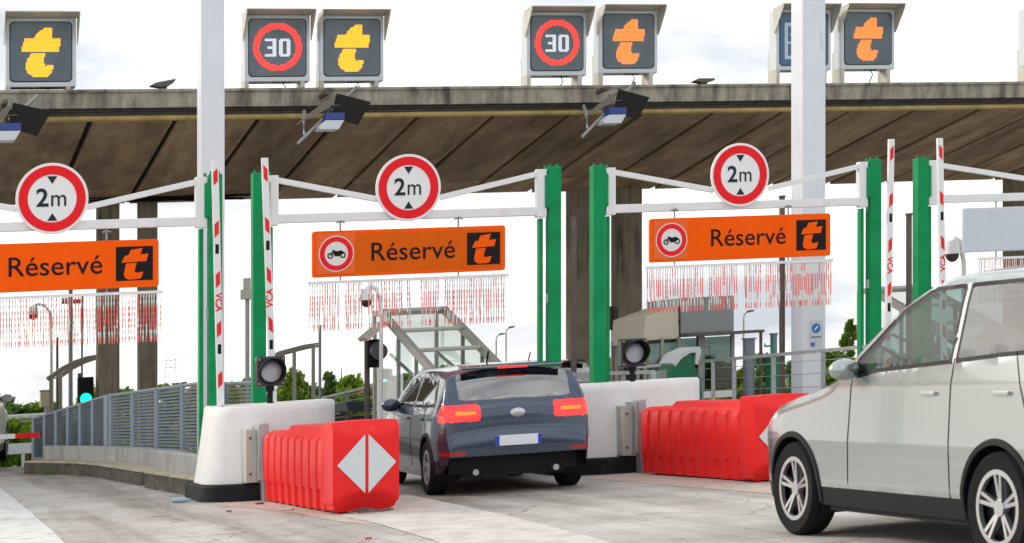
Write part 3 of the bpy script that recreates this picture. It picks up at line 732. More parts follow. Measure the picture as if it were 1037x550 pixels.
# ------------------------------------------------------------------ variable message signs
def vms(pxc, pyb, kind, label):
    b = 8.12; a, hb = at(pxc, pyb, b); r = rl('lane_signal_panel', label, 'light signal', a, b, 0, 'square light signals standing on the canopy')
    S = 1.10; hw = S/2
    mb = MB(); mb.box(-hw, hw, 0, .30, hb, hb+S); mb.build('housing', vmsbox, r, bevel=.015)
    i = .075; poly = []; rd = .07; x0, x1, z0, z1 = -hw+i, hw-i, hb+i+.015, hb+S-i
    for cx, cz, t0 in ((x1-rd, z1-rd, 0), (x0+rd, z1-rd, 90), (x0+rd, z0+rd, 180), (x1-rd, z0+rd, 270)):
        for k in range(6): t = R(t0+90*k/5); poly.append((cx+rd*math.cos(t), cz+rd*math.sin(t)))
    mb = MB(); mb.prism([(x*1.03, (z-hb-hw)*1.03+hb+hw) for x, z in poly], 'y', -.006, -.001); mb.build('gasket', signblack, r)
    mb = MB(); mb.prism(poly, 'y', -.012, -.007); mb.build('screen', vmsblue if kind == 'card' else vmsface, r)
    n = 44; cell = (S-2*i)/n; mb = MB(); mm = [amber]
    def inpoly(px, py, pl):
        c = False; j = len(pl)-1
        for q in range(len(pl)):
            xi, yi = pl[q]; xj, yj = pl[j]
            if (yi > py) != (yj > py) and px < (xj-xi)*(py-yi)/(yj-yi)+xi: c = not c
            j = q
        return c
    VU = [(.68, .08), (.55, .10), (.45, .17), (.39, .26), (.23, .28), (.17, .50), (.79, .50), (.83, .27), (.67, .26)]
    VL = [(.35, .53), (.58, .53), (.55, .62), (.54, .68), (.58, .74), (.70, .72), (.69, .84), (.62, .92), (.40, .94), (.28, .86), (.24, .76), (.28, .62)]
    D3 = ["1111", "0001", "0001", "1111", "0001", "0001", "1111"]
    for jz in range(n):
        for ix in range(n):
            u, v = (ix+.5)/n, (jz+.5)/n; m = None
            if kind in ('t', 't2'):
                if inpoly(u, v, VU) or inpoly(u, v, VL): m = 0
            elif kind == '30':
                d = math.hypot(u-.5, v-.49)
                if .32 < d < .43: m = 0
                elif .34 < v < .65:
                    q = (v-.34)/.31; st = .15
                    if .275 < u < .475:
                        uu = (u-.275)/.20
                        if q < st or q > 1-st or uu > .70 or (abs(q-.5) < st/2 and uu > .25): m = 1
                    if .525 < u < .725:
                        uu = (u-.525)/.20
                        if (q < st or q > 1-st or uu > .70 or uu < .30) and not ((uu < .15 or uu > .85) and (q < .08 or q > .92)): m = 1
            else:
                if .10 < u < .44 and .18 < v < .88 and (u < .17 or v < .24 or v > .82 or u > .37 or .55 < v < .60): m = 2
                if abs(u-.30)+abs(v-.4)*.7 < .10: m = 2
            if m is not None:
                x = x0+(x1-x0)*u; z = z1-(z1-z0)*v; g = cell*.44
                mb.add([(x-g, -.0145, z-g), (x+g, -.0145, z-g), (x+g, -.0145, z+g), (x-g, -.0145, z+g)], [(0, 1, 2, 3)], m)
    mb.build('led_pattern', [amber if kind == 't' else amber2 if kind == 't2' else ledred, ledwhite if kind != 'card' else leddim, leddim], r)
    mb = MB(); t = .012; d = .36
    zt = hb+S
    mb.add([(-hw-.03, .06, zt+.005), (hw+.03, .06, zt+.005), (hw+.03, -d, zt+.03), (-hw-.03, -d, zt+.03), (-hw-.03, .06, zt+.02), (hw+.03, .06, zt+.02), (hw+.03, -d, zt+.045), (-hw-.03, -d, zt+.045)],
           [(0, 1, 2, 3), (7, 6, 5, 4), (0, 4, 5, 1), (1, 5, 6, 2), (2, 6, 7, 3), (3, 7, 4, 0)])
    for x in (-hw-.03, hw+.018): mb.prism([(.06, zt), (-d, zt+.03), (-d+.02, zt-.03), (.0, zt-.42), (.06, zt-.42)], 'x', x, x+t)
    mb.build('visor', vmsvis, r)
    mb = MB()
    for x in (-hw+.04, hw-.12): mb.prism([(.0, hb+.02), (.30, hb+.35), (.36, hb+.35), (.36, 6.18), (.02, 6.18)], 'x', x-.035, x+.035)
    build_split(mb, 'leg', vmsvis, r)
    mb = MB()
    for k in range(6): mb.path([(.0+.05*k-.05, .05, hb-.03), (.05*k-.05, .05, hb)], .012, 6)
    mb.path([(.1, .1, hb), (.16, .12, hb-.08), (.12, .2, 6.2)], .010, 6); mb.build('cable_gland', signblack, r)
for v in ((41.5, 88, 't', 'amber letter light signal at the left end of the canopy'), (281, 82.5, '30', 'speed limit 30 light signal beside the left pylon'),
          (356.5, 82, 't', 'amber letter light signal directly right of the left 30 signal'), (564, 76.5, '30', 'speed limit 30 light signal above the middle of the canopy'),
          (636.5, 74, 't2', 'orange letter light signal directly right of the middle 30 signal'), (814, 71, 'card', 'dim blue light signal half hidden by the right pylon'),
          (879, 70, 't2', 'pale orange letter light signal just right of the right pylon'), (1066, 66, '30', 'light signal at the right edge, only its left edge showing')):
    vms(*v)

# ------------------------------------------------------------------ camera units with barn-door plates in front of the fascia
def flood(px, py, label):
    b = 7.5; a, h = at(px, py, b); r = rl('camera_unit', label, 'camera', a, b, 0, 'camera units hanging from the canopy edge')
    z = h
    mb = MB(); mb.path([(.50, .1, z+.34), (-.52, .0, z-.60)], .03, 10); mb.build('arm', steel, r, smooth=True)
    mb = MB(); mb.prism([(.10, z+.20), (.68, z+.05), (.46, z-.33), (.02, z-.18)], 'y', -.12, -.10); mb.build('shade_plate', mat('plate_dark', (.014, .013, .012), .6, spec=.2), r)
    mb = MB(); mb.prism([(.10, z+.18), (-.20, z+.0), (-.62, z-.34), (-.48, z-.26), (-.02, z-.04)], 'y', -.16, -.14); mb.build('side_plate', mat('plate_brown', (.16, .14, .12), .5, .3), r)
    mb = MB(); mb.prism([(-.10, z-.25), (.21, z-.25), (.12, z-.40), (-.2, z-.40), (-.21, z-.34)], 'y', -.22, .12); mb.build('camera_body', mat('camera_white', (.62, .66, .72), .4), r, bevel=.01)
    mb = MB(); mb.box(-.10, .215, -.225, .12, z-.245, z-.13); mb.build('camera_top', bluem, r, bevel=.008)
    mb = MB(); mb.path([(0, 0, z-.14), (.0, 0, z+.12)], .035, 8); mb.box(-.10, .16, -.14, -.11, z-.01, z+.01); mb.build('mount', dsteel, r)
    mb = MB(); mb.path([(-.40, .05, z-.45), (-.40, .1, z-.2), (-.30, .5, z+.0)], .03, 8); mb.build('bracket', galv, r)
    mb = MB(); mb.box(-.04, .04, .1, .72, z+.22, z+.28); mb.build('wall_arm', dsteel, r)
flood(333, 108, 'camera unit with dark shade plates beneath the left 30 and letter signals')
flood(618, 103, 'camera unit with dark shade plates beneath the middle pair of light signals')
flood(6, 118, 'camera unit with dark shade plates at the left edge below the first light signal')
def roof_beacon(px, py, flip, label):
    a, h = at(px, py, 8.6); r = rl('roof_sensor', label, 'sensor', a, 8.6, 6.2, 'small sensors on the canopy top')
    mb = MB(); mb.box(-.06, .06, -.05, .05, 0, .13); mb.path([(.1, 0, .0), (.02, 0, .12)], .012, 6); mb.build('bracket', dsteel, r)
    mb = MB(); mb.prism([(-.22, .12), (-.12, .17), (.2, .23 if flip else .17), (.18, .18 if flip else .13), (.05, .10), (-.05, .09)], 'y', -.10, .10); mb.build('head', mat('sensor_grey', (.10, .10, .085), .6), r, bevel=.008)
roof_beacon(165, 84, True, 'small tilted sensor on the canopy left of the left pylon'); roof_beacon(712, 76, False, 'small flat sensor on the canopy left of the right pylon')

# ------------------------------------------------------------------ mesh fences and railings
def fence_panels(pts, label, m, pm, slat=.05, cover=.7, dark=None, sub=4, group=None):
    X0, Y0 = pts[0][0], pts[0][1]; r = root('mesh_fence', label, 'fence', X0, Y0, 0, 0, group)
    P = [(x-X0, y-Y0, zb, zt) for x, y, zb, zt in pts]
    pan = MB(); 
    for i in range(len(P)-1):
        a, b = P[i], P[i+1]
        for k in range(sub):
            t0, t1 = k/sub, (k+1)/sub
            L = [a[j]+(b[j]-a[j])*t0 for j in range(4)]; Q = [a[j]+(b[j]-a[j])*t1 for j in range(4)]
            n = int((L[3]-L[2])/slat)
            for s in range(n):
                f = (s+.5)/n
                pan.beam((L[0], L[1], L[2]+(L[3]-L[2])*f), (Q[0], Q[1], Q[2]+(Q[3]-Q[2])*f), .012, (L[3]-L[2])/n*cover)
            mb = MB(); mb.box(L[0]-.03, L[0]+.03, L[1]-.03, L[1]+.03, L[2]-.3, L[3]+.02); mb.build('post', pm, r)
    e = P[-1]; mb = MB(); mb.box(e[0]-.03, e[0]+.03, e[1]-.03, e[1]+.03, e[2]-.3, e[3]+.02); mb.build('post', pm, r)
    pan.build('mesh_panel', m, r)
    mb = MB()
    for i in range(len(P)-1):
        a, b = P[i], P[i+1]
        for z in (2, 3): mb.beam((a[0], a[1], a[z]), (b[0], b[1], b[z]), .035, .03)
    mb.build('rail', pm, r); return r
def fp(px, pt, pb, Z): X, Y = pz(px, Z); return (X, Y, hz(px, pb, Z), hz(px, pt, Z))
fence_panels([fp(213, 386, 470, 27.6), fp(112, 400, 462, 32.3)], 'blue grey mesh fence from the left pylon to the concrete column', bluegrey, bluegreyl, cover=.66, sub=4)
fence_panels([fp(107, 401, 462, 32.8), fp(34, 424, 464, 35.6)], 'far blue grey mesh fence sloping down beyond the concrete column', mat('fence_dark', (.06, .10, .14), .5), bluegreyl, cover=.78, sub=6)
fence_panels([fp(267, 386, 440, 25.2), fp(229, 388, 440, 29)], 'short mesh fence piece seen between the left pylon and left lamp', bluegrey, bluegreyl, cover=.6, sub=1)
def railing(pts, label, group=None, m=galv, wires=6, posts=None, dark=False):
    X0, Y0 = pts[0][0], pts[0][1]; r = root('railing', label, 'railing', X0, Y0, 0, 0, group)
    P = [(x-X0, y-Y0, zb, zt) for x, y, zb, zt in pts]; wr = MB(); tp = MB()
    for i in range(len(P)-1):
        a, b = P[i], P[i+1]; tp.beam((a[0], a[1], a[3]), (b[0], b[1], b[3]), .045, .05)
        for s in range(wires):
            f = (s+.6)/(wires+.3); wr.beam((a[0], a[1], a[2]+(a[3]-a[2])*f), (b[0], b[1], b[2]+(b[3]-b[2])*f), .008, .011)
    for p in P: mb = MB(); mb.box(p[0]-.032, p[0]+.032, p[1]-.02, p[1]+.02, p[2], p[3]); mb.build('post', m, r)
    tp.build('top_rail', m, r); wr.build('wire_infill', m, r); return r
def lr(a, b, h, hb=.18): X, Y = lane(a, b); return (X, Y, hb+drop(Y), h)
railing([lr(6.45, b, 1.40-.02*b) for b in (-.4, 1.2, 2.8, 4.2, 5.0, 5.9, 6.8, 8.2)], 'steel railing running from behind the silver car to the toll booth')
railing([lr(3.55, b, 1.22) for b in (.5, 1.6, 2.7, 3.8, 4.9)], 'steel railing behind the right white end wall')
railing([lr(1.98, b, 1.22) for b in (.9, 2.6, 4.0, 5.4, 7, 8.6)]+[lr(1.98, b, 1.22-.055*(b-8.6)) for b in (10, 11.5, 13, 14.5, 16.5)], 'dark steel railing left of the glass stair cover', m=steel, wires=9)
# dark ramp wall behind that railing
r = rl('ramp_parapet', 'dark parapet with low roofs behind the left railing', 'wall', 2.2, 12)
mb = MB(); mb.box(-.1, .1, -2.5, 4.5, -.6, .62); mb.build('parapet', mat('parapet_dark', (.035, .035, .035), .7, noise=.3), r)
mb = MB(); mb.prism([(-1.8, .72), (-1.6, .90), (1.2, .80), (1.2, .68)], 'x', -.5, .4); mb.build('low_roof', darkroof, r, bevel=.02)

# ------------------------------------------------------------------ glass stair covers
def stair_cover(a, b, label):
    r = rl('stair_cover', label, 'glass shelter', a, b, 0, 'glazed stair covers on the islands')
    x0, x1 = -.02, 1.10; y0, y1 = -3.3, 0; zt = 2.42; zl = 1.32
    fm = mat('aluminium_frame', (.50, .50, .47), .4, .5, noise=.08)
    mb = MB()
    for x in (x0, x1): mb.beam((x, y1+.5, zt), (x, y1, zt), .07, .10); mb.beam((x, y1, zt), (x, y0, zl), .08, .14)
    for x in (x0, x1):
        mb.beam((x, y1+.5, 0), (x, y1+.5, zt), .06); mb.beam((x, y0, -.0), (x, y0, zl), .06)
    mb.build('frame', fm, r)
    mb = MB()
    for f in (0, .34, .66, 1): mb.beam((x0, y1+(y0-y1)*f, zt+(zl-zt)*f+.03), (x1, y1+(y0-y1)*f, zt+(zl-zt)*f+.03), .09, .07)
    mb.beam((x0, y1+.5, zt), (x1, y1+.5, zt), .08, .08); build_split(mb, 'glazing_bar', fm, r)
    mb = MB(); mb.add([(x0, y1, zt+.05), (x1, y1, zt+.05), (x1, y0, zl+.05), (x0, y0, zl+.05)], [(0, 1, 2, 3)]); mb.build('roof_glass', glass_clear, r)
    for x in (x0, x1):
        mb = MB(); mb.add([(x, y1+.5, .2), (x, y1+.5, zt-.04), (x, y1, zt-.04), (x, y0, zl-.05), (x, y0, .2)], [(0, 1, 2, 3, 4)]); mb.build('side_glass', glass_clear, r)
    for f in (.33, .66):
        mb = MB()
        for x in (x0, x1): yy = y1+(y0-y1)*f; mb.beam((x, yy, 0), (x, yy, zt+(zl-zt)*f), .05, .07)
        build_split(mb, 'mullion', steel, r)
    mb = MB(); mb.box(x0+.05, x1-.05, y1+.40, y1+.45, -.1, 1.2); mb.box(x0-.04, x1+.04, y0, y1+.5, -.1, .2); mb.build('rear_wall', mat('stair_back', (.36, .38, .34), .7, noise=.2), r)
    mb = MB(); mb.beam((x0+.15, y0+.2, .9), (x0+.15, y1, 1.7), .04); mb.beam((x1-.15, y0+.2, .9), (x1-.15, y1, 1.7), .04); build_split(mb, 'handrail', galv, r)
a, _ = at(388, 315, 8.8); stair_cover(a, 8.8, 'glazed stair cover behind the roof of the blue car')
a, _ = at(884, 315, 8.8); stair_cover(a, 8.8, 'glazed stair cover behind the windscreen of the silver car')

def dome_cam(px, py, pxp, Z, label, m=white):
    X, Y = pz(pxp, Z); r = root('dome_camera', label, 'security camera', X, Y, 0, PHI, 'dome cameras on curved poles')
    h = hz(px, py, Z); dx = -(pxp-px)/2000*Z/c_
    mb = MB(); pts = [(0, 0, -.5), (0, 0, h-.15), (-.03, 0, h+.02), (dx*.35, 0, h+.17), (dx*.75, 0, h+.21), (dx, 0, h+.16)]
    mb.path(pts, .035, 10); mb.build('curved_pole', m, r, smooth=True)
    mb = MB(); mb.path([(dx, 0, h-.02), (dx, 0, h+.17)], .11, 14, radii=[.12, .09]); mb.build('camera_housing', white, r, smooth=True)
    mb = MB(); mb.blob((dx, 0, h-.03), (.10, .10, .11), n=14); mb.build('dome', mat('dome_smoked', (.05, .04, .04), .15), r, smooth=True)
dome_cam(371.5, 303, 386, 33, 'dome camera on a curved pole at the glass stair cover'); dome_cam(35, 318, 52, 44, 'dome camera on a curved pole at far left'); dome_cam(963.5, 256, 976, 28.6, 'dome camera beside the blank sign at right')

# ------------------------------------------------------------------ signal on a post, left of the glass cover
X, Y = pz(379, 33.5); r = root('traffic_signal', 'dark traffic signal on a post beside the glass stair cover', 'traffic light', X, Y, 0, PHI)
h = hz(379, 358, 33.5); mb = MB(); mb.path([(-.1, .1, -.2), (-.1, .1, 2.05)], .05, 10); mb.build('post', dsteel, r)
mb = MB(); mb.box(-.15, .1, -.12, .08, h-.24, h+.24); mb.build('housing', blackp, r, bevel=.03)
mb = MB(); mb.path([(.02, -.3, h+.02), (.02, -.1, h+.06)], .14, 14); mb.build('visor', mat('visor_grey', (.10, .11, .12), .5), r, smooth=True)
mb = MB(); mb.prism([(-.22, 2.0), (.12, 2.26), (.3, 2.26), (.3, 2.2), (.14, 2.2), (-.18, 1.94)], 'y', -.3, .3); mb.build('small_roof', cream, r)
mb = MB(); mb.path([(-.1, .1, 1.95), (.02, .05, 1.82), (.1, .0, 1.6)], .02, 6); mb.build('brace', galv, r)

def tlight(px, py, Z, label, sc_=1):
    X, Y = pz(px, Z); r = root('traffic_light', label, 'traffic light', X, Y, 0, PHI, 'small lit green traffic lights'); h = hz(px, py, Z)
    mb = MB(); mb.path([(-.1, .08, -.7), (-.1, .08, h+.5*sc_)], .04, 8); mb.build('post', dsteel, r)
    mb = MB(); mb.box(-.15*sc_, .15*sc_, -.08, .08, h-.17*sc_, h+.42*sc_); mb.build('housing', blackp, r, bevel=.02)
    mb = MB(); mb.disc(.0, h, .11*sc_, -.10, -.085, n=20); mb.build('green_lens', tealled, r)
    mb = MB()
    mb.disc(0, h+.28*sc_, .1*sc_, -.11, -.082, n=16); mb.build('dark_lens', signblack, r)
    mb = MB(); mb.ring(0, h, .115*sc_, .135*sc_, -.17, -.08, n=20); mb.build('visor', blackp, r)
tlight(86.5, 404, 38, 'small traffic light lit green at the far left fence')
tlight(388, 388, 40, 'small traffic light lit green seen through the stair glass', .7)

# ------------------------------------------------------------------ poles and frames in the background
def pole(px, pyt, Z, wpx, m, name, label, cat='pole', pyb=None, head=None):
    X, Y = pz(px, Z); r = root(name, label, cat, X, Y, 0, PHI); h = hz(px, pyt, Z); rad = wpx/2/2000*Z
    mb = MB(); mb.path([(0, 0, -.9), (0, 0, h)], rad, 12); mb.build('shaft', m, r, smooth=True)
    mb = MB(); mb.path([(0, 0, h), (0, 0, h+.03)], rad*1.25, 12); mb.build('cap', m, r, smooth=True)
    return r, h
r, h = pole(250.5, 300, 31.5, 4.6, steel, 'sensor_mast', 'grey mast with a small box head between the left two gantries', 'mast')
mb = MB(); mb.box(-.10, .10, -.10, .08, h-.05, h+.11); mb.box(-.06, .04, -.08, .05, h+.11, h+.29); mb.build('box_head', mat('head_beige', (.40, .39, .34), .6), r, bevel=.01)
pole(71.5, 294, 42, 4.4, steel, 'steel_pole', 'thick grey pole seen below the leftmost orange sign')
r, h = pole(83, 300, 44, 2.4, steel, 'portal_post', 'thin post with a red top behind the leftmost chain curtain', 'post')
mb = MB(); mb.path([(0, 0, h-.5), (0, 0, h+.02)], .035, 8); mb.box(-.42, 0, -.04, .04, h-.16, h-.06); mb.box(-.45, -.2, -.03, .03, h-.16, h-.02); mb.build('red_arm', mat('red_post', (.55, .03, .03), .4), r)
pole(58, 343, 41, 2.6, dsteel, 'thin_pole', 'thin dark pole beside the far dome camera')
pole(324, 331, 38, 3.2, steel, 'lamp_pole', 'plain grey pole right of the curved frame, above the hedge')
pole(792, 200, 31, 6.0, dsteel, 'steel_mast', 'dark weathered mast left of the right white pylon', 'mast')
pole(581, 222, 31.5, 6.0, dsteel, 'steel_mast', 'dark weathered mast behind the middle gantry right post', 'mast')
pole(920.5, 218, 31, 6.0, dsteel, 'steel_mast', 'dark weathered mast between the two right barrier booms', 'mast')
pole(758.5, 344, 34, 12, mat('bollard_grey', (.20, .23, .27), .45, .3), 'grey_cylinder', 'thick grey cylinder post right of the toll booth', 'post')
pole(783.5, 339, 36, 7, mat('bollard_grey', (.2, .23, .27)), 'grey_cylinder', 'slimmer grey cylinder post left of the right pylon', 'post')
def curved_frame(pxs, Z, arch, label):
    X0, Y0 = pz(pxs[0], Z); r = root('curved_frame', label, 'frame', X0, Y0, 0, 0)
    mb = MB(); P = []
    for px, py in arch: P.append(((px-pxs[0])/2000*Z, 0, hz(px, py, Z)))
    mb.path(P, .05, 8); mb.path([(x, .9, z+.02) for x, y, z in P], .05, 8); 
    for i in range(0, len(P)): mb.beam((P[i][0], 0, P[i][2]), (P[i][0], .9, P[i][2]+.02), .03)
    mb.build('arched_rail', mat('frame_beige', (.36, .34, .28), .5, .2), r, smooth=True)
    for px in pxs:
        x = (px-pxs[0])/2000*Z; zt = None
        for i in range(len(arch)-1):
            if arch[i][0] <= px <= arch[i+1][0]:
                f = (px-arch[i][0])/(arch[i+1][0]-arch[i][0]); zt = P[i][2]+(P[i+1][2]-P[i][2])*f
        if zt is None: zt = P[-1][2]
        mb = MB(); mb.beam((x, 0, -.8), (x, 0, zt), .07); mb.build('post', MATS['frame_beige'], r)
curved_frame([298, 317.3], 39, [(268, 366), (283, 358), (298, 354), (308, 351.5), (318, 350)], 'curved beige frame right of the left signal lamp')
curved_frame([52, 61, 99], 40, [(48, 384), (54, 380), (64, 373), (76, 367), (88, 363), (101, 361)], 'curved beige frame above the far left fence')
X, Y = pz(46.5, 44); r = root('beige_cabinet', 'beige control cabinet on a post at far left', 'cabinet', X, Y, 0, PHI)
h = hz(46.5, 404, 44); mb = MB(); mb.box(-.13, .13, -.1, .1, h-.17, h+.17); mb.build('box', cream, r, bevel=.01)
mb = MB(); mb.path([(0.02, 0, -.6), (.02, 0, h-.17)], .05, 8); mb.build('post', steel, r); mb = MB(); mb.box(-.14, .14, -.14, .1, h+.17, h+.20); mb.build('lid', steel, r)

# lowered boom and white van at the left edge
X, Y = pz(18, 34.5); h = hz(18, 441.5, 34.5); r = root('lane_barrier', 'lowered red and white barrier arm at the left edge', 'barrier', X, Y, 0, 0)
mb = MB()
x0, x1 = -1.6, .40
for i, (p, q, m) in enumerate(((-1.6, -.75, 0), (-.75, -.38, 1), (-.38, -.04, 0), (-.04, .40, 1))): mb.beam((p, 0, h), (q, 0, h), .05, .085, m)
mb.build('arm', [white, signred], r); mb = MB(); mb.box(.36, .40, -.03, .03, h-.06, h+.06); mb.build('end_cap', tailr, r)
mb = MB(); mb.box(-1.9, -1.55, -.2, .2, 0, h+.2); mb.build('drive_cabinet', cream, r, bevel=.02)

# ------------------------------------------------------------------ toll booth
ab, _ = at(690, 340, 8.0); r = rl('toll_booth', 'beige and grey toll booth with a canopy plate behind the right gantry', 'booth', ab, 8.0)
def bz(px, py): return at(px, py, 8.0)[1]
zt = bz(715, 300.5); zm = bz(715, 338); zl = bz(672, 327)
mb = MB(); mb.box(0, 1.02, 0, 1.6, zm+.02, zt); mb.build('upper_box', boothgrey, r, bevel=.02)
mb = MB(); mb.prism([(-.72, zm-.12), (-.66, zl+.12), (-.04, zl+.30), (-.02, zm-.12)], 'y', .05, 1.6); mb.build('cream_wing', cream, r, bevel=.01)
mb = MB(); mb.box(-.04, 1.02, .04, .10, zt-.42, zt-.40); mb.build('panel_seam', signblack, r)
mb = MB(); mb.box(.0, 1.45, -.35, 1.6, zm-.03, zm+.02); mb.build('canopy_plate', dsteel, r); mb = MB(); mb.path([(1.40, -.3, 0), (1.40, -.3, zm-.03)], .03, 8); mb.build('canopy_post', dsteel, r)
mb = MB(); 
for x in (-.68, -.36, -.04, .36, .42, 1.0): mb.box(x-.03, x+.03, .0, .06, .15, zm-.03)
for x in (-.70, 1.0): mb.box(x-.03, x+.03, 1.5, 1.56, .15, zm-.03)
mb.build('frame', steel, r)
mb = MB(); mb.box(-.70, 1.0, .02, 1.55, .15, .55); mb.build('lower_panel', greend, r)
mb = MB(); mb.box(.42, .98, -.02, .018, .62, .74); mb.build('white_strip', signwhite, r)
for x0, x1 in ((-.65, -.39), (-.33, -.07), (-.01, .33), (.45, .97)):
    mb = MB(); mb.box(x0, x1, .02, .035, .78, zm-.06); mb.build('window_pane', glass_tint, r)
mb = MB(); mb.box(-.6, .95, 1.2, 1.25, .5, zm-.5); mb.box(.1, .5, .6, .9, .5, 1.15); mb.build('interior', shutm, r)

# green payment machine with a slanted hood
X, Y = pz(690, 32); r = root('payment_machine', 'green payment machine with a slanted white and green hood', 'machine', X, Y, 0, PHI)
def mz(py): return hz(690, py, 32)
mb = MB(); mb.prism([(-.26, mz(408)), (-.27, mz(378)), (-.16, mz(366)), (.0, mz(358)), (.14, mz(355)), (.20, mz(372)), (.30, mz(385)), (.33, mz(412)), (.30, .1), (-.2, .1)], 'y', -.1, .4); mb.build('cabinet', greend, r, bevel=.02)
mb = MB(); mb.prism([(-.22, mz(367)), (-.12, mz(358)), (.12, mz(352)), (.26, mz(352)), (.30, mz(356)), (.24, mz(370)), (.19, mz(370)), (.20, mz(358)), (.10, mz(358)), (-.05, mz(363)), (-.16, mz(371))], 'y', -.14, .42); mb.build('hood', mat('hood_white', (.62, .66, .66), .4), r, bevel=.01)
mb = MB(); mb.prism([(-.46, mz(384)), (-.44, mz(376)), (-.27, mz(374)), (-.27, mz(384))], 'y', -.05, .3); mb.build('side_flap', mat('flap_grey', (.25, .32, .30), .4), r)
X, Y = pz(782, 34); r = root('green_cabinet', 'narrow green cabinet left of the right white pylon', 'cabinet', X, Y, 0, PHI)
mb = MB(); mb.box(-.09, .09, -.1, .1, .1, hz(782, 358, 34)); mb.build('body', greend, r, bevel=.01)
mb = MB(); z = hz(775, 346, 34); mb.path([(-.14, 0, z-.03), (-.14, 0, z-.08), (0, 0, z-.08), (0, 0, z+.05)], .018, 8); mb.path([(0, 0, z-.08), (0, 0, hz(782, 358, 34))], .018, 6); mb.build('lamp_bracket', green, r)

def far_lamp(px, py, Z, d, label):
    X, Y = pz(px, Z); r = root('street_lamp', label, 'street lamp', X, Y, 0, 0, 'far street lamps'); h = hz(px, py, Z)
    mb = MB(); mb.path([(0, 0, -6), (0, 0, h-.3), (.03*d, 0, h-.1), (.15*d, 0, h)], .06, 8, radii=[.06, .035, .03, .03]); mb.build('pole', steel, r)
    mb = MB(); mb.prism([(.1*d, h-.05), (.42*d, h+.0), (.42*d, h+.07), (.15*d, h+.06)], 'y', -.08, .08); mb.build('lamp_head', dsteel, r)
far_lamp(502.5, 339, 95, 1, 'far street lamp just above the roof of the blue car, left one'); far_lamp(512.5, 332, 95, 1, 'far street lamp above the roof of the blue car, right one')
far_lamp(753, 316, 80, 1, 'far street lamp right of the toll booth')

# ------------------------------------------------------------------ far flyover, guard rail, lattice pylon
X, Y = pz(0, 120); Zf = 120
r = root('flyover', 'low concrete flyover crossing far behind at left', 'bridge', X, Y, 0, 0)
h = hz(10, 426, Zf)
mb = MB(); mb.box(-12, 4.0, 0, 5, h-.25, h+.28); mb.build('deck', mat('flyover_concrete', (.30, .32, .30), .8, noise=.1), r)
mb = MB(); mb.box(-12, 4.0, -.2, 0, h+.1, h+.30); mb.build('parapet', lowconc, r)
mb = MB(); mb.box(1.1, 1.8, .5, 3, h-4, h-.25); mb.build('pier', dsteel, r)
X, Y = pz(-4, 56); r = root('guard_rail', 'galvanised guard rail beyond the white van', 'guard rail', X, Y, drop(56), 0)
mb = MB(); mb.box(-2, 1.15, -.02, .02, .45, .75); mb.build('rail', galv, r, bevel=.01)
for x in (-1.6, -.4, .75): mb = MB(); mb.box(x-.04, x+.04, .03, .1, 0, .7); mb.build('post', galv, r)
X, Y = pz(173, 420); Zp = 420; r = root('lattice_pylon', 'faint lattice power pylon on the horizon above the fence', 'power pylon', X, Y, 0, 0)
zt = hz(173, 363, Zp); zb = hz(173, 400, Zp); mb = MB()
for s in (-1, 1): mb.beam((s*1.4, 0, zb), (s*.9, 0, zt), .12)
for k in range(6):
    z = zb+(zt-zb)*k/6; z2 = zb+(zt-zb)*(k+1)/6; mb.beam((-1.3, 0, z), (1.2, 0, z2), .07); mb.beam((1.3, 0, z), (-1.2, 0, z2), .07)
mb.build('lattice', mat('lattice_grey', (.45, .45, .45), .6), r)
mb = MB()
for f in (.75, .95): mb.beam((-3.4, 0, zb+(zt-zb)*f), (3.4, 0, zb+(zt-zb)*f), .14)
build_split(mb, 'cross_arm', MATS['lattice_grey'], r)

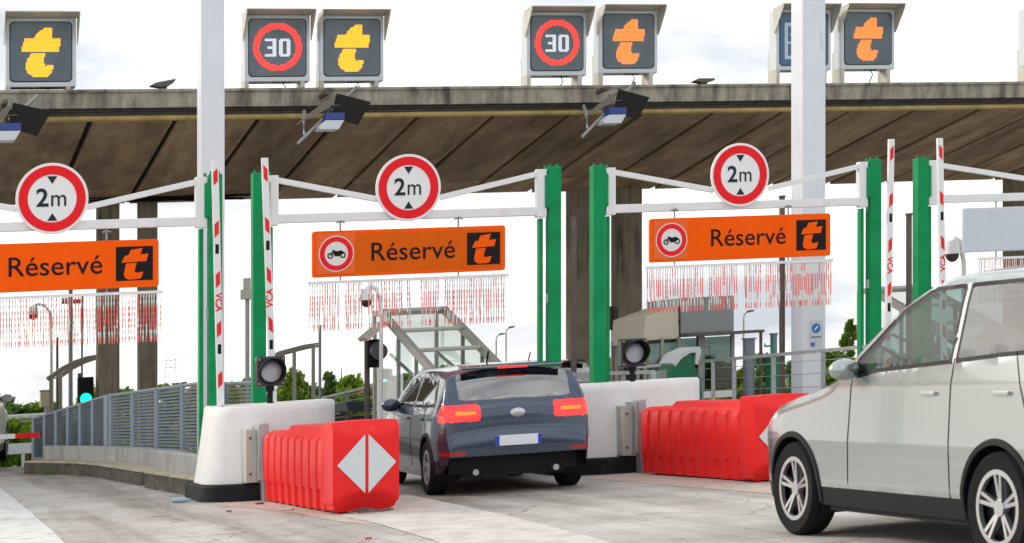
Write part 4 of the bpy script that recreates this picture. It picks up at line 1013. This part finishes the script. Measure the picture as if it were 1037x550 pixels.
# ------------------------------------------------------------------ trees
def tree(px, pyt, Z, wpx, m, label, name='tree', conifer=False, seed=0, group='trees behind the toll plaza', hgt=None, trunkh=.3, dens=1.0):
    rr = random.Random(seed+int(px)*7); X, Y = pz(px, Z); g = drop(Y)
    zt = hz(px, pyt, Z); r = root(name, label, 'tree', X, Y, 0, 0, group)
    Wd = wpx/2000*Z/2; H = zt-g; cz = g+H*trunkh
    mb = MB(); rt = .03*H
    mb.path([(0, 0, g-.2), (.02*H, 0, g+H*.3), (-.01*H, .02*H, g+H*.6), (0, 0, g+H*.92)], rt, 8, radii=[rt, rt*.8, rt*.5, rt*.15])
    for k in range(5):
        t = rr.uniform(0, 6.28); mb.path([(0, 0, g+H*(.3+.1*k)), (Wd*.5*math.cos(t), Wd*.5*math.sin(t), g+H*(.45+.1*k))], rt*.4, 5, radii=[rt*.4, rt*.12])
    mb.build('trunk', bark, r, smooth=True)
    ls = max(.05, Z*.0017); mb = MB(); n = int(1500*dens)
    clumps = []
    for k in range(26):
        t = rr.uniform(0, 6.28); f = rr.uniform(0, 1)
        if conifer: rad = Wd*(1-f)*rr.uniform(.55, 1.05); z = cz+(zt-cz)*f; cr = Wd*.22*(1.15-f)
        else: rad = Wd*math.sin(math.pi*min(1, .18+.75*f))*rr.uniform(.2, .85); z = cz+(zt-cz)*(.08+.80*f); cr = min(Wd, (zt-cz))*rr.uniform(.16, .30)
        clumps.append((rad*math.cos(t), rad*math.sin(t), z, cr))
    if conifer:
        for k in range(8): clumps.append((0, 0, cz+(zt-cz)*k/8, Wd*.2*(1.1-k/8)))
    for i in range(n):
        cx, cy, cz_, cr = clumps[i % len(clumps)]
        d = Vector((rr.gauss(0, 1), rr.gauss(0, 1), rr.gauss(0, 1))).normalized()*cr*rr.random()**.4
        p = Vector((cx, cy, cz_))+d
        if p.z > zt: p.z = zt-rr.random()*ls
        u = Vector((rr.gauss(0, 1), rr.gauss(0, 1), rr.gauss(0, 1))).normalized(); v = u.orthogonal().normalized(); w2 = u.cross(v); s2 = ls*rr.uniform(.6, 1.4)
        mb.add([p-v*s2, p+w2*s2*.6, p+v*s2, p-w2*s2*.6], [(0, 1, 2, 3)], 0 if rr.random() < .7 else 1)
    mb.build('crown', m, r)
LA = [leafs[0], leafs[1]]; LB = [leafs[3], leafs[0]]; LC = [leafs[2], leafs[1]]
tid = 0
TL_ = [(-8, 408, 130, 46, LB, 'dark round tree at the very left edge'), (18, 403, 140, 40, LB, 'dark tree left of the beige cabinet'), (47, 399, 140, 44, LA, 'green tree behind the beige cabinet'),
       (80, 403, 140, 40, LB, 'green tree behind the far fence and traffic light'), (10, 424, 100, 40, LA, 'bush under the flyover'), (32, 425, 100, 36, LA, 'bush beneath the right end of the flyover'),
       (128, 390, 100, 34, LA, 'green tree between the two left concrete columns'), (170, 383, 95, 36, LA, 'light green tree right of the left concrete columns'), (196, 384, 90, 26, LC, 'yellowish bush at the left pylon'),
       (232, 381, 80, 30, LC, 'orange green bush between the left pylon and the green post'), (252, 379, 85, 26, LC, 'yellow green bush behind the grey sensor mast'),
       (298, 372, 75, 44, LA, 'bright green bush behind the curved frame'), (330, 372, 90, 40, LB, 'dark green tree right of the curved frame'), (346, 365, 110, 30, LB, 'taller loose tree with a flat top right of the grey pole'),
       (350, 378, 70, 36, LA, 'bright green bush left of the stair cover post'), (372, 384, 80, 34, LC, 'low olive bush at the dark traffic signal'), (410, 378, 85, 50, LB, 'dark green bush seen through the stair glass'), (455, 366, 85, 50, LB, 'bush behind the sloping stair glass'),
       (560, 372, 90, 50, LB, 'dark bush behind the blue car roof, right side'), (615, 362, 85, 36, LA, 'bush seen between the middle columns'), (640, 368, 85, 40, LB, 'dark bush left of the toll booth'), (752, 364, 75, 26, LA, 'small green bush right of the toll booth'), (775, 368, 75, 30, LB, 'small dark bush beside the green cabinet'),
       (835, 352, 80, 36, LB, 'dark bush right of the white pylon'), (890, 348, 90, 50, LA, 'bush behind the silver car bonnet'), (945, 340, 95, 60, LB, 'dark bush behind the silver car windows'), (1010, 330, 95, 70, LA, 'bush at the right edge behind the silver car')]
for px, py, Z, wp, m, lb in TL_:
    tid += 1; tree(px, py, Z, wp*1.6, m, lb, seed=tid, trunkh=.12, dens=1.7)
for k, px in enumerate(range(-30, 1090, 42)):
    tid += 1; tree(px+rnd.uniform(-8, 8), 393-.055*px+rnd.uniform(-1, 9), 170+rnd.uniform(-8, 20), 75, LB if k % 3 else LA, 'far tree in the hazy belt on the horizon', seed=tid, trunkh=.05, dens=1.0, group='trees of the far belt')
tree(861, 325, 70, 74, LA, 'small conifer with a pointed top right of the right pylon', 'conifer', True, 91, None, trunkh=.15, dens=2.6)
gm = leafs[0]
mb = MB(); X, Y = gp(52, 481); rr = random.Random(3)
for i in range(60):
    x, y = rr.gauss(0, .12), rr.gauss(0, .04); t = rr.uniform(0, 6.28)
    mb.add([(x, y, 0), (x+.01, y, 0), (x+.05*math.cos(t), y+.05*math.sin(t), rr.uniform(.04, .12))], [(0, 1, 2)])
o = mb.build('weed', gm, None, ang=0); o.location = (X, Y, K*X); tag(o, 'small green weed growing at the far left kerb', 'plant')
# litter
X, Y = gp(183, 509); o = MB(); o.path([(-.10, 0, .03), (.06, 0, .03), (.09, .0, .03), (.12, 0, .03)], .03, 12, radii=[.028, .032, .014, .014])
o = o.build('plastic_bottle', mat('bottle_blue', (.35, .52, .62), .2), None, smooth=True, ang=0); o.location = (X, Y, K*X); tag(o, 'pale blue plastic bottle lying by the left kerb', 'litter')
for px, py, lb, cl, sz in ((291, 517, 'white paper scrap on the ground in front of the left red barrier', (.6, .6, .6), .07), (263, 511, 'dark red scrap at the foot of the guard bracket', (.2, .03, .03), .05), (373, 547, 'small red scrap on the road near the bottom', (.5, .05, .04), .03), (232, 519, 'tiny brown scrap on the road beside the left kerb end', (.12, .07, .04), .03)):
    X, Y = gp(px, py); o = MB(); o.prism([(-sz, -sz*.6), (sz*.8, -sz*.8), (sz, sz*.5), (-.2*sz, sz)], 'z', .009, .022); o = o.build('paper_scrap', mat('scrap_%d' % px, cl, .8), None, ang=0); o.location = (X, Y, K*X); tag(o, lb, 'litter')

# ------------------------------------------------------------------ vehicles
def cat_rom(P, step=.03):
    out = []; P = [P[0]]+P+[P[-1]]
    for i in range(1, len(P)-2):
        p0, p1, p2, p3 = P[i-1], P[i], P[i+1], P[i+2]; L = math.hypot(p2[0]-p1[0], p2[1]-p1[1]); n = max(1, int(L/step))
        for k in range(n):
            t = k/n; out.append(tuple(.5*((2*p1[j])+(-p0[j]+p2[j])*t+(2*p0[j]-5*p1[j]+4*p2[j]-p3[j])*t*t+(-p0[j]+3*p1[j]-3*p2[j]+p3[j])*t**3) for j in (0, 1)))
    out.append(P[-1]); return out
def interp(T, x):
    if x <= T[0][0]: return T[0][1]
    for i in range(len(T)-1):
        if x <= T[i+1][0]:
            f = (x-T[i][0])/(T[i+1][0]-T[i][0]); f = f*f*(3-2*f) if len(T[i]) > 2 else f; return T[i][1]+(T[i+1][1]-T[i][1])*f
    return T[-1][1]
def sd_poly(x, z, P):
    d = 1e9; ins = False; j = len(P)-1
    for i in range(len(P)):
        ax, az = P[j]; bx, bz = P[i]; ex, ez = bx-ax, bz-az; wx, wz = x-ax, z-az
        t = max(0, min(1, (wx*ex+wz*ez)/(ex*ex+ez*ez+1e-12))); d = min(d, math.hypot(wx-ex*t, wz-ez*t))
        if (az > z) != (bz > z) and x < (bx-ax)*(z-az)/(bz-az)+ax: ins = not ins
        j = i
    return -d if ins else d
def box_sd(u, v, u0, u1, v0, v1, r=.03):
    dx = abs(u-(u0+u1)/2)-(u1-u0)/2+r; dz = abs(v-(v0+v1)/2)-(v1-v0)/2+r
    return math.hypot(max(dx, 0), max(dz, 0))+min(max(dx, dz), 0)-r
def make_vehicle(name, label, X, Y, th, S, paint, cat='car'):
    r = root(name, label, cat, X, Y, 0, th)
    Lh = S['L']/2; Wm = S['W']/2; RW = S['rw']; xf, xr = S['xf'], S['xr']
    sil = cat_rom(S['sil'], S.get('step', .024))                     # (x, z) rear to front along the top
    bot = S['bot']; vt = S['vert']
    def plan(x):
        e = S.get('nose', .75)
        k = 1.0
        if x > Lh-e: k -= .26*((x-(Lh-e))/e)**2.4
        if x < -Lh+.45: k -= S.get('tailin', .12)*((-Lh+.45-x)/.45)**2.2
        return k
    def hwid(x, z): return Wm*interp(vt, z)*plan(x)
    nS, nC, nT = S.get('res', (58, 6, 34)); rings = []
    for x, zt in sil:
        zb = min(interp(bot, x), zt-.01); hgt = zt-zb; rc = min(S.get('rc', .09), hgt*.45); cr = min(.05, hgt*.2)
        z1 = max(zb, zt-rc-cr); half = []
        for i in range(nS+1): z = zb+(z1-zb)*i/nS; half.append((hwid(x, z), z))
        wy = hwid(x, z1)
        for i in range(1, nC+1): t = math.pi/2*i/nC; half.append((wy-rc*(1-math.cos(t)), z1+rc*math.sin(t)))
        y1 = wy-rc
        for i in range(1, nT+1): y = y1*(1-i/nT); half.append((y, z1+rc+cr*(1-(y/y1)**2)))
        ring = [(x, y, z) for y, z in half]+[(x, -y, z) for y, z in reversed(half[:-1])]
        rings.append(ring)
    M = len(rings[0]); vs = [Vector(v) for rg in rings for v in rg]
    fs = [(i*M+k, i*M+k+1, (i+1)*M+k+1, (i+1)*M+k) for i in range(len(rings)-1) for k in range(M-1)]
    fs += [tuple(range(M)), tuple(reversed(range(len(vs)-M, len(vs))))]
    regs = []                                   # (part, sdf)
    for cxw in (xf, xr): regs.append(('_void', lambda p, c=cxw: max(math.hypot(p.x-c, p.z-RW)-(RW+.055), .35-abs(p.y))))
    for nm, fn in S['regions']: regs.append((nm, fn))
    for nm, fn in regs:                         # pull nearby vertices onto the outline
        for v in vs:
            d = fn(v)
            if abs(d) < .0145:
                e = .002; g = Vector((fn(v+Vector((e, 0, 0)))-d, fn(v+Vector((0, e, 0)))-d, fn(v+Vector((0, 0, e)))-d))/e
                if .3 < g.length < 2: v -= g*(d/g.length_squared)
    parts = {}
    for f in fs:
        cpt = sum((vs[i] for i in f), Vector())/len(f); k = 'body'
        if len(f) < 6:
            for nm, fn in regs:
                if fn(cpt) < 0: k = nm; break
        parts.setdefault(k, []).append(f)
    mm = dict(body=paint, windscreen=glass_tint, rear_window=S.get('rglass', glass_dark), side_window=S.get('sglass', glass_tint), rear_side_window=glass_dark, tail_light=taill, headlight=headl,
              lower_trim=blackp, high_brake_light=taill, rear_reflector=tailr, window_trim=blackp, grille=blackp, red_stripes=signred)
    mm.update(S.get('mats', {}))
    order = {}
    for k, fl in parts.items():
        if k == '_void': continue
        sides = [fl]
        if k in ('side_window', 'window_trim', 'rear_side_window', 'tail_light', 'headlight', 'rear_reflector'): sides = [[f for f in fl if sum(vs[i].y for i in f) > 0], [f for f in fl if sum(vs[i].y for i in f) <= 0]]
        for fl in sides:
         mp_ = {}; mb = MB(); V = []; F = []
         for f in fl:
             g = []
             for i in f:
                 if i not in mp_: mp_[i] = len(V); V.append(vs[i])
                 g.append(mp_[i])
             F.append(tuple(g))
         if F: mb.add(V, F); o = mb.build(k, mm[k], r, smooth=True); order[k] = o
    # underbody, wells
    mb = MB(); z0 = .20; mb.box(-Lh+.25, Lh-.3, -Wm+.30, Wm-.30, z0, .46); mb.box(xr+RW+.1, xf-RW-.1, -Wm+.09, Wm-.09, z0+.02, .44)
    mb.box(-Lh+.26, xr-RW-.06, -Wm+.16, Wm-.16, .24, .42); mb.build('underbody', blackp, r)
    mb = MB()
    for cx in (xf, xr):
        n = 18
        for sgn in (-1, 1):
            pts = [(cx+(RW+.055)*math.cos(t), RW+(RW+.055)*math.sin(t)) for t in [R(-25)+R(230)*i/n for i in range(n+1)]]
            V = [(x, sgn*(hwid(x, z)-.005), z) for x, z in pts]+[(x, sgn*(Wm-.32), z) for x, z in pts]
            mb.add(V, [(i, i+1, n+2+i, n+1+i) for i in range(n)])
            mb.add([(x, sgn*(Wm-.32), z) for x, z in pts], [tuple(range(n+1))])
    build_split(mb, 'wheel_arch_liner', blackp, r)
    for cx in (xf, xr):
        for sgn in (-1, 1):
            mb = MB(); n = 40; V = []
            for i in range(n+1):
                t = R(-12)+R(204)*i/n
                for rr_, o_ in ((RW+.035, .0), (RW+.04, .012), (RW+.075, .012), (RW+.082, .0)):
                    x, z = cx+rr_*math.cos(t), RW+rr_*math.sin(t); V.append((x, sgn*(hwid(x, z)+o_), z))
            mb.add(V, [(i*4+k, i*4+k+1, i*4+5+k, i*4+4+k) for i in range(n) for k in range(3)]); mb.build('arch_trim', blackp if S.get('dark_arch', True) else paint, r, smooth=True)
    mb = MB(); mb.box(-.25+S['cab'], .30+S['cab'], -Wm+.22, -.12, .45, .72); mb.box(-.25+S['cab'], .30+S['cab'], .12, Wm-.22, .45, .72)
    for y in (-1, 1):
        for x in (-.3, -1.15):
            yc = y*(Wm*.45); mb.prism([(x+S['cab']-.12, .6), (x+S['cab']+.05, .6), (x+S['cab']-.12, 1.12), (x+S['cab']-.24, 1.12)], 'y', yc-.24, yc+.24)
            mb.prism([(x+S['cab']-.24, 1.16), (x+S['cab']-.13, 1.16), (x+S['cab']-.15, 1.33), (x+S['cab']-.24, 1.33)], 'y', yc-.13, yc+.13)
    build_split(mb, 'seat_block', seatm, r, bevel=.03)
    mb = MB(); dxx = S['cab']+.72; mb.box(dxx-.1, dxx+.25, -Wm+.2, Wm-.2, .6, .98)
    mb.path([(dxx-.3+.1*math.cos(0)*0, .36+.18*math.cos(t), 1.0+.17*math.sin(t)) for t in [2*math.pi*k/16 for k in range(17)]], .015, 6); mb.build('dashboard', blackp, r)
    # wheels
    for cx in (xf, xr):
        for sgn in (-1, 1):
            y = sgn*(Wm-.115)
            wl = MB(); n = 44; prof = [(RW-.13, -.10), (RW-.03, -.112), (RW-.006, -.09), (RW, -.06), (RW, .06), (RW-.006, .09), (RW-.03, .112), (RW-.13, .10)]
            V = []; F = []
            for i in range(n):
                t = 2*math.pi*i/n
                for rr_, yy in prof: V.append((cx+rr_*math.cos(t), y+yy, RW+rr_*math.sin(t)))
            q = len(prof)
            for i in range(n):
                for k in range(q-1): F.append((i*q+k, i*q+k+1, ((i+1) % n)*q+k+1, ((i+1) % n)*q+k))
            wl.add(V, F); to = wl.build('wheel', tyre, r, smooth=True)
            rm = MB(); ro = RW-.125; ys = y+sgn*.09
            rm.ring(cx, RW, ro-.025, ro+.008, ys-.02, ys+.012, n=40); rm.disc(cx, RW, .055, ys-.05, ys+.0, n=20)
            for k in range(S.get('spokes', 5)*2):
                sp = S.get('spokes', 5); t = 2*math.pi*(k//2)/sp+(.14 if k % 2 else -.14)+.3
                rm.beam((cx+.04*math.cos(t), ys-sgn*.025, RW+.04*math.sin(t)), (cx+(ro-.01)*math.cos(t), ys-sgn*.005, RW+(ro-.01)*math.sin(t)), .026, .03, up=(0, 1, 0))
            o = rm.build('rim', alloy, to, bevel=0)
            dk = MB(); dk.disc(cx, RW, ro-.01, y-sgn*.02, y+sgn*.03, n=30); dk.build('brake_disc', mat('brake', (.05, .05, .055), .5, .6), to)
    # mirrors
    mx_, mz_ = S['mirror']
    for sgn in (-1, 1):
        mb = MB(); y = sgn*(hwid(mx_, mz_)+.10); mb.blob((mx_, y, mz_+.03), (.075, .12, .08), n=14, k=9); mb.beam((mx_, y, mz_-.02), (mx_-.01, sgn*(hwid(mx_, mz_)-.03), mz_-.04), .05, .035)
        mb.build('door_mirror', paint, r, smooth=True)
        # door handles and door seams
        for hx in S['handles']:
            mb = MB(); yy = sgn*(hwid(hx, S['hz'])+.008); mb.beam((hx-.09, yy, S['hz']), (hx+.09, yy, S['hz']), .03, .028); mb.build('door_handle', paint, r, bevel=.006)
        mb = MB()
        for dx, zlo, zhi in S['seams']:
            pts = [(dx[0]+(dx[1]-dx[0])*i/10, zlo+(zhi-zlo)*i/10) for i in range(11)]
            for (xa, za), (xb, zb_) in zip(pts, pts[1:]): mb.beam((xa, sgn*(hwid(xa, za)-.002), za), (xb, sgn*(hwid(xb, zb_)-.002), zb_), .009, .010)
        mb.build('door_seam', signblack, r)
    S['extra'](r, hwid, Lh, Wm)
    return r
def sidebox(poly): return lambda p: max(sd_poly(p.x, p.z, poly), .42-abs(p.y))
def plate_at(r, x, z, face, text, wd=.52):
    mb = MB(); mb.box(x-.012 if face < 0 else x, x if face < 0 else x+.012, -wd/2, wd/2, z-.057, z+.057); p = mb.build('number_plate', plate, r, bevel=.003)
    mb = MB(); xx = x+face*.0125
    for s in (-1, 1): mb.box(min(xx, xx+face*.002), max(xx, xx+face*.002), s*(wd/2-.02)-.02, s*(wd/2-.02)+.02, z-.055, z+.055)
    mb.build('plate_band', plateb, p)

# --- blue-grey hatchback
def hatch_extra(r, hwid, Lh, Wm):
    plate_at(r, -Lh-.012+.005, .60, -1, 'CE 482 QR')
    mb = MB(); mb.blob((-Lh+.028, 0, .90), (.02, .09, .055), n=20); mb.build('badge', alloy, r, smooth=True)
    mb = MB(); mb.prism([(-Lh+.55, 1.452), (-Lh+.33, 1.43), (-Lh+.29, 1.41), (-Lh+.31, 1.397), (-Lh+.46, 1.40)], 'y', -.58, .58); mb.build('spoiler', cablue, r, bevel=.012)
    mb = MB(); mb.box(-Lh+.285, -Lh+.31, -.17, .17, 1.398, 1.42); mb.build('high_brake_light', taill, r)
    mb = MB(); mb.beam((-Lh+.18, 0, 1.02), (-Lh+.25, .36, 1.10), .02, .02); mb.build('wiper', blackp, r)
    for s in (-1, 1): mb = MB(); mb.path([(-Lh+.10, s*.46, .26), (-Lh+.3, s*.46, .26)], .035, 12); mb.build('exhaust_tip', alloy, r, smooth=True)
    for s in (-1, 1):
        mb = MB(); mb.box(-Lh+.045, -Lh+.075, s*.60-.13, s*.60+.10, .90, .94)
        mb.build('tail_light_core', tailcore, r, bevel=.004)
    mb = MB(); mb.path([(.10-.6, 0, 1.475), (.0-.6, 0, 1.60)], .012, 6); mb.build('aerial', blackp, r)
def hatch(Lh=2.1):
    L = Lh
    return dict(L=4.2, W=1.79, rw=.315, xf=1.30, xr=-1.30, cab=.15, mirror=(.62, .98), hz=.86, handles=(-.10, -1.0), rc=.10,
      sil=[(-L+.0, .46), (-L+.0, .62), (-L+.03, .74), (-L+.05, .95), (-L+.13, 1.04), (-L+.34, 1.34), (-L+.50, 1.415), (-.9, 1.46), (-.1, 1.47), (.35, 1.42), (.78, 1.20), (1.12, 1.00), (1.6, .90), (1.92, .80), (2.04, .66), (2.1, .50)],
      bot=[(-L, .44), (-L+.05, .35), (-L+.2, .27), (-.9, .19), (.9, .19), (L-.3, .2), (L-.06, .3), (L, .48)],
      vert=[(.15, .93), (.40, .985), (.62, 1.0), (.90, .985), (.98, .955), (1.35, .80), (1.5, .74)],
      regions=[('rear_side_window', sidebox([(-1.56, 1.03), (-1.02, 1.02), (-.40, 1.02), (-.38, 1.34), (-.9, 1.36), (-1.25, 1.30)])),
               ('side_window', sidebox([(-.30, 1.02), (.66, 1.0), (.55, 1.12), (.22, 1.31), (-.28, 1.345)])),
               ('rear_window', lambda p: max(box_sd(abs(p.y), p.z, -.8, .64, 1.06, 1.36, .06), p.x+1.4)),
               ('tail_light', lambda p: max(box_sd(abs(p.y), p.z, .42, 1.2, .83, 1.015, .03), p.x+1.86)),
               ('rear_reflector', lambda p: max(box_sd(abs(p.y), p.z, .60, 1.2, .46, .50, .01), p.x+1.9)),
               ('window_trim', lambda p: max(min(sd_poly(p.x, p.z, [(-1.56, 1.03), (-1.02, 1.02), (-.40, 1.02), (-.38, 1.34), (-.9, 1.36), (-1.25, 1.30)]), sd_poly(p.x, p.z, [(-.30, 1.02), (.66, 1.0), (.55, 1.12), (.22, 1.31), (-.28, 1.345)]))-.03, .42-abs(p.y), p.z-1.30) if -1.7 < p.x < .8 and .9 < p.z < 1.5 else 1),
               ('lower_trim', lambda p: max(p.z-.355, p.x+1.75)), ('headlight', lambda p: max(box_sd(abs(p.y), p.z, .5, 1.1, .64, .80, .03), 1.65-p.x)),
               ('windscreen', lambda p: max(box_sd(p.x, abs(p.y), .36, 1.06, -1, .66, .05), .98-p.z)), ('grille', lambda p: max(box_sd(abs(p.y), p.z, -.1, .45, .35, .6, .03), 2.0-p.x))],
      seams=[((-.34, -.36), .3, 1.0), ((.82, .80), .35, .97), ((-1.22, -1.1), .72, 1.0)], extra=hatch_extra, rglass=glassm('hatch_rear_glass', (.10, .15, .16), .34, .06))
TH = R(90+13.5)
def car_at(pxc, Zrear, S, th, **kw):
    L = S['L']/2; X0, Y0 = pz(pxc, Zrear); return X0+math.cos(th)*L, Y0+math.sin(th)*L
S1 = hatch(); X, Y = car_at(525, 21.9, S1, TH)
make_vehicle('hatchback_car', 'blue grey hatchback driving away with its tail lights lit', X, Y, TH, S1, cablue)
S2 = hatch(); S2['res'] = (34, 5, 16); S2['step'] = .04; X, Y = pz(526, 34.5)
S2['mats'] = dict(tail_light=tailr, high_brake_light=tailr)
make_vehicle('hatchback_car', 'brown car further up the lane, mostly hidden by the blue hatchback', X, Y, R(90+18), S2, cabrown)

# --- silver people carrier in the right foreground
def suv_extra(r, hwid, Lh, Wm):
    plate_at(r, -Lh-.0, .80, -1, 'BK 715 NV')
    mb = MB(); mb.blob((-Lh+.02, 0, 1.0), (.02, .09, .05), n=16); mb.build('badge', alloy, r, smooth=True)
    for y0 in (-.3, .3): mb = MB(); mb.beam((.84, y0, 1.29), (.62, y0+.4, 1.45), .015, .02); mb.build('wiper', blackp, r)
L = 2.375
S3 = dict(L=4.75, W=1.92, rw=.365, xf=1.50, xr=-1.38, cab=-.25, mirror=(.52, 1.25), hz=1.10, handles=(-.55, -1.45), rc=.11, spokes=5,
      sil=[(-L, .58), (-L, .8), (-L+.02, 1.05), (-L+.05, 1.30), (-L+.14, 1.65), (-L+.32, 1.86), (-1.5, 1.93), (-.8, 1.95), (-.35, 1.91), (.15, 1.72), (.62, 1.42), (.86, 1.26), (1.2, 1.18), (1.65, 1.10), (2.05, .98), (2.25, .82), (2.36, .58)],
      bot=[(-L, .56), (-L+.06, .42), (-L+.2, .32), (-.9, .26), (.9, .26), (L-.3, .27), (L-.08, .36), (L, .52)],
      vert=[(.2, .94), (.45, .985), (.75, 1.0), (1.15, .985), (1.32, .955), (1.7, .85), (1.95, .76)],
      regions=[('rear_side_window', sidebox([(-2.05, 1.38), (-1.4, 1.36), (-.86, 1.33), (-.84, 1.80), (-1.6, 1.80), (-1.95, 1.72)])),
               ('side_window', sidebox([(-.76, 1.325), (.20, 1.28), (.56, 1.23), (.50, 1.33), (.0, 1.66), (-.36, 1.795), (-.74, 1.80)])),
               ('rear_window', lambda p: max(box_sd(abs(p.y), p.z, -.9, .66, 1.3, 1.78, .06), p.x+1.8)),
               ('tail_light', lambda p: max(box_sd(abs(p.y), p.z, .6, 1.2, 1.0, 1.45, .03), p.x+2.12)),
               ('window_trim', lambda p: max(min(sd_poly(p.x, p.z, [(-2.05, 1.38), (-1.4, 1.36), (-.86, 1.33), (-.84, 1.80), (-1.6, 1.80), (-1.95, 1.72)]), sd_poly(p.x, p.z, [(-.76, 1.325), (.20, 1.28), (.56, 1.23), (.50, 1.33), (.0, 1.66), (-.36, 1.795), (-.74, 1.80)]))-.03, .42-abs(p.y)) if -2.2 < p.x < .8 and 1.1 < p.z < 1.9 else 1),
               ('lower_trim', lambda p: p.z-.40), ('headlight', lambda p: max(box_sd(abs(p.y), p.z, .5, 1.1, .80, 1.0, .03), 1.78-p.x)),
               ('windscreen', lambda p: max(box_sd(p.x, abs(p.y), -.12, .80, -1, .72, .05), 1.23-p.z)), ('grille', lambda p: max(box_sd(abs(p.y), p.z, -.1, .5, .45, .72, .03), 2.2-p.x))],
      seams=[((-.80, -.82), .40, 1.33), ((.62, .56), .44, 1.22), ((-1.75, -1.55), .9, 1.36)], extra=suv_extra, sglass=glass_win, mats=dict(rear_side_window=glassm('rear_quarter_glass', (.22, .25, .27), .22), tail_light=tailr))
TH3 = R(90)+PHI
# rear left wheel stands at (3.01, 12.5)
lx, ly = -math.sin(TH3), math.cos(TH3); fx, fy = math.cos(TH3), math.sin(TH3)
X = 3.19-fx*S3['xr']-lx*.85; Y = 12.65-fy*S3['xr']-ly*.85
make_vehicle('people_carrier', 'silver people carrier entering from the right edge', X, Y, TH3, S3, casilver)

# --- white van at the left edge
def van_extra(r, hwid, Lh, Wm):
    mb = MB(); mb.box(-1.1, -.7, -.6, .6, 1.93, 1.98); mb.build('roof_bar', blackp, r)
    mb = MB(); mb.box(-1.05, -.75, -.65, .65, 1.98, 2.06); mb.build('light_bar', bluem, r, bevel=.02)
    plate_at(r, -Lh-.0, .75, -1, 'AH 903 TC')
S4 = dict(S3, res=(34, 5, 16), step=.04)
S4['regions'] = [x for x in S3['regions'] if x[0] not in ('rear_side_window',)]
S4['regions'] = [('red_stripes', lambda p: max(abs(((p.z-.45) % .22)-.05)-.05, p.x+1.9, p.z-1.1, .45-p.z))]+S4['regions']
S4['extra'] = van_extra
X, Y = pz(-50, 38.5)
make_vehicle('white_van', 'white van with red rear stripes cut off by the left edge', X, Y, R(90+10), S4, cawhite, 'van')
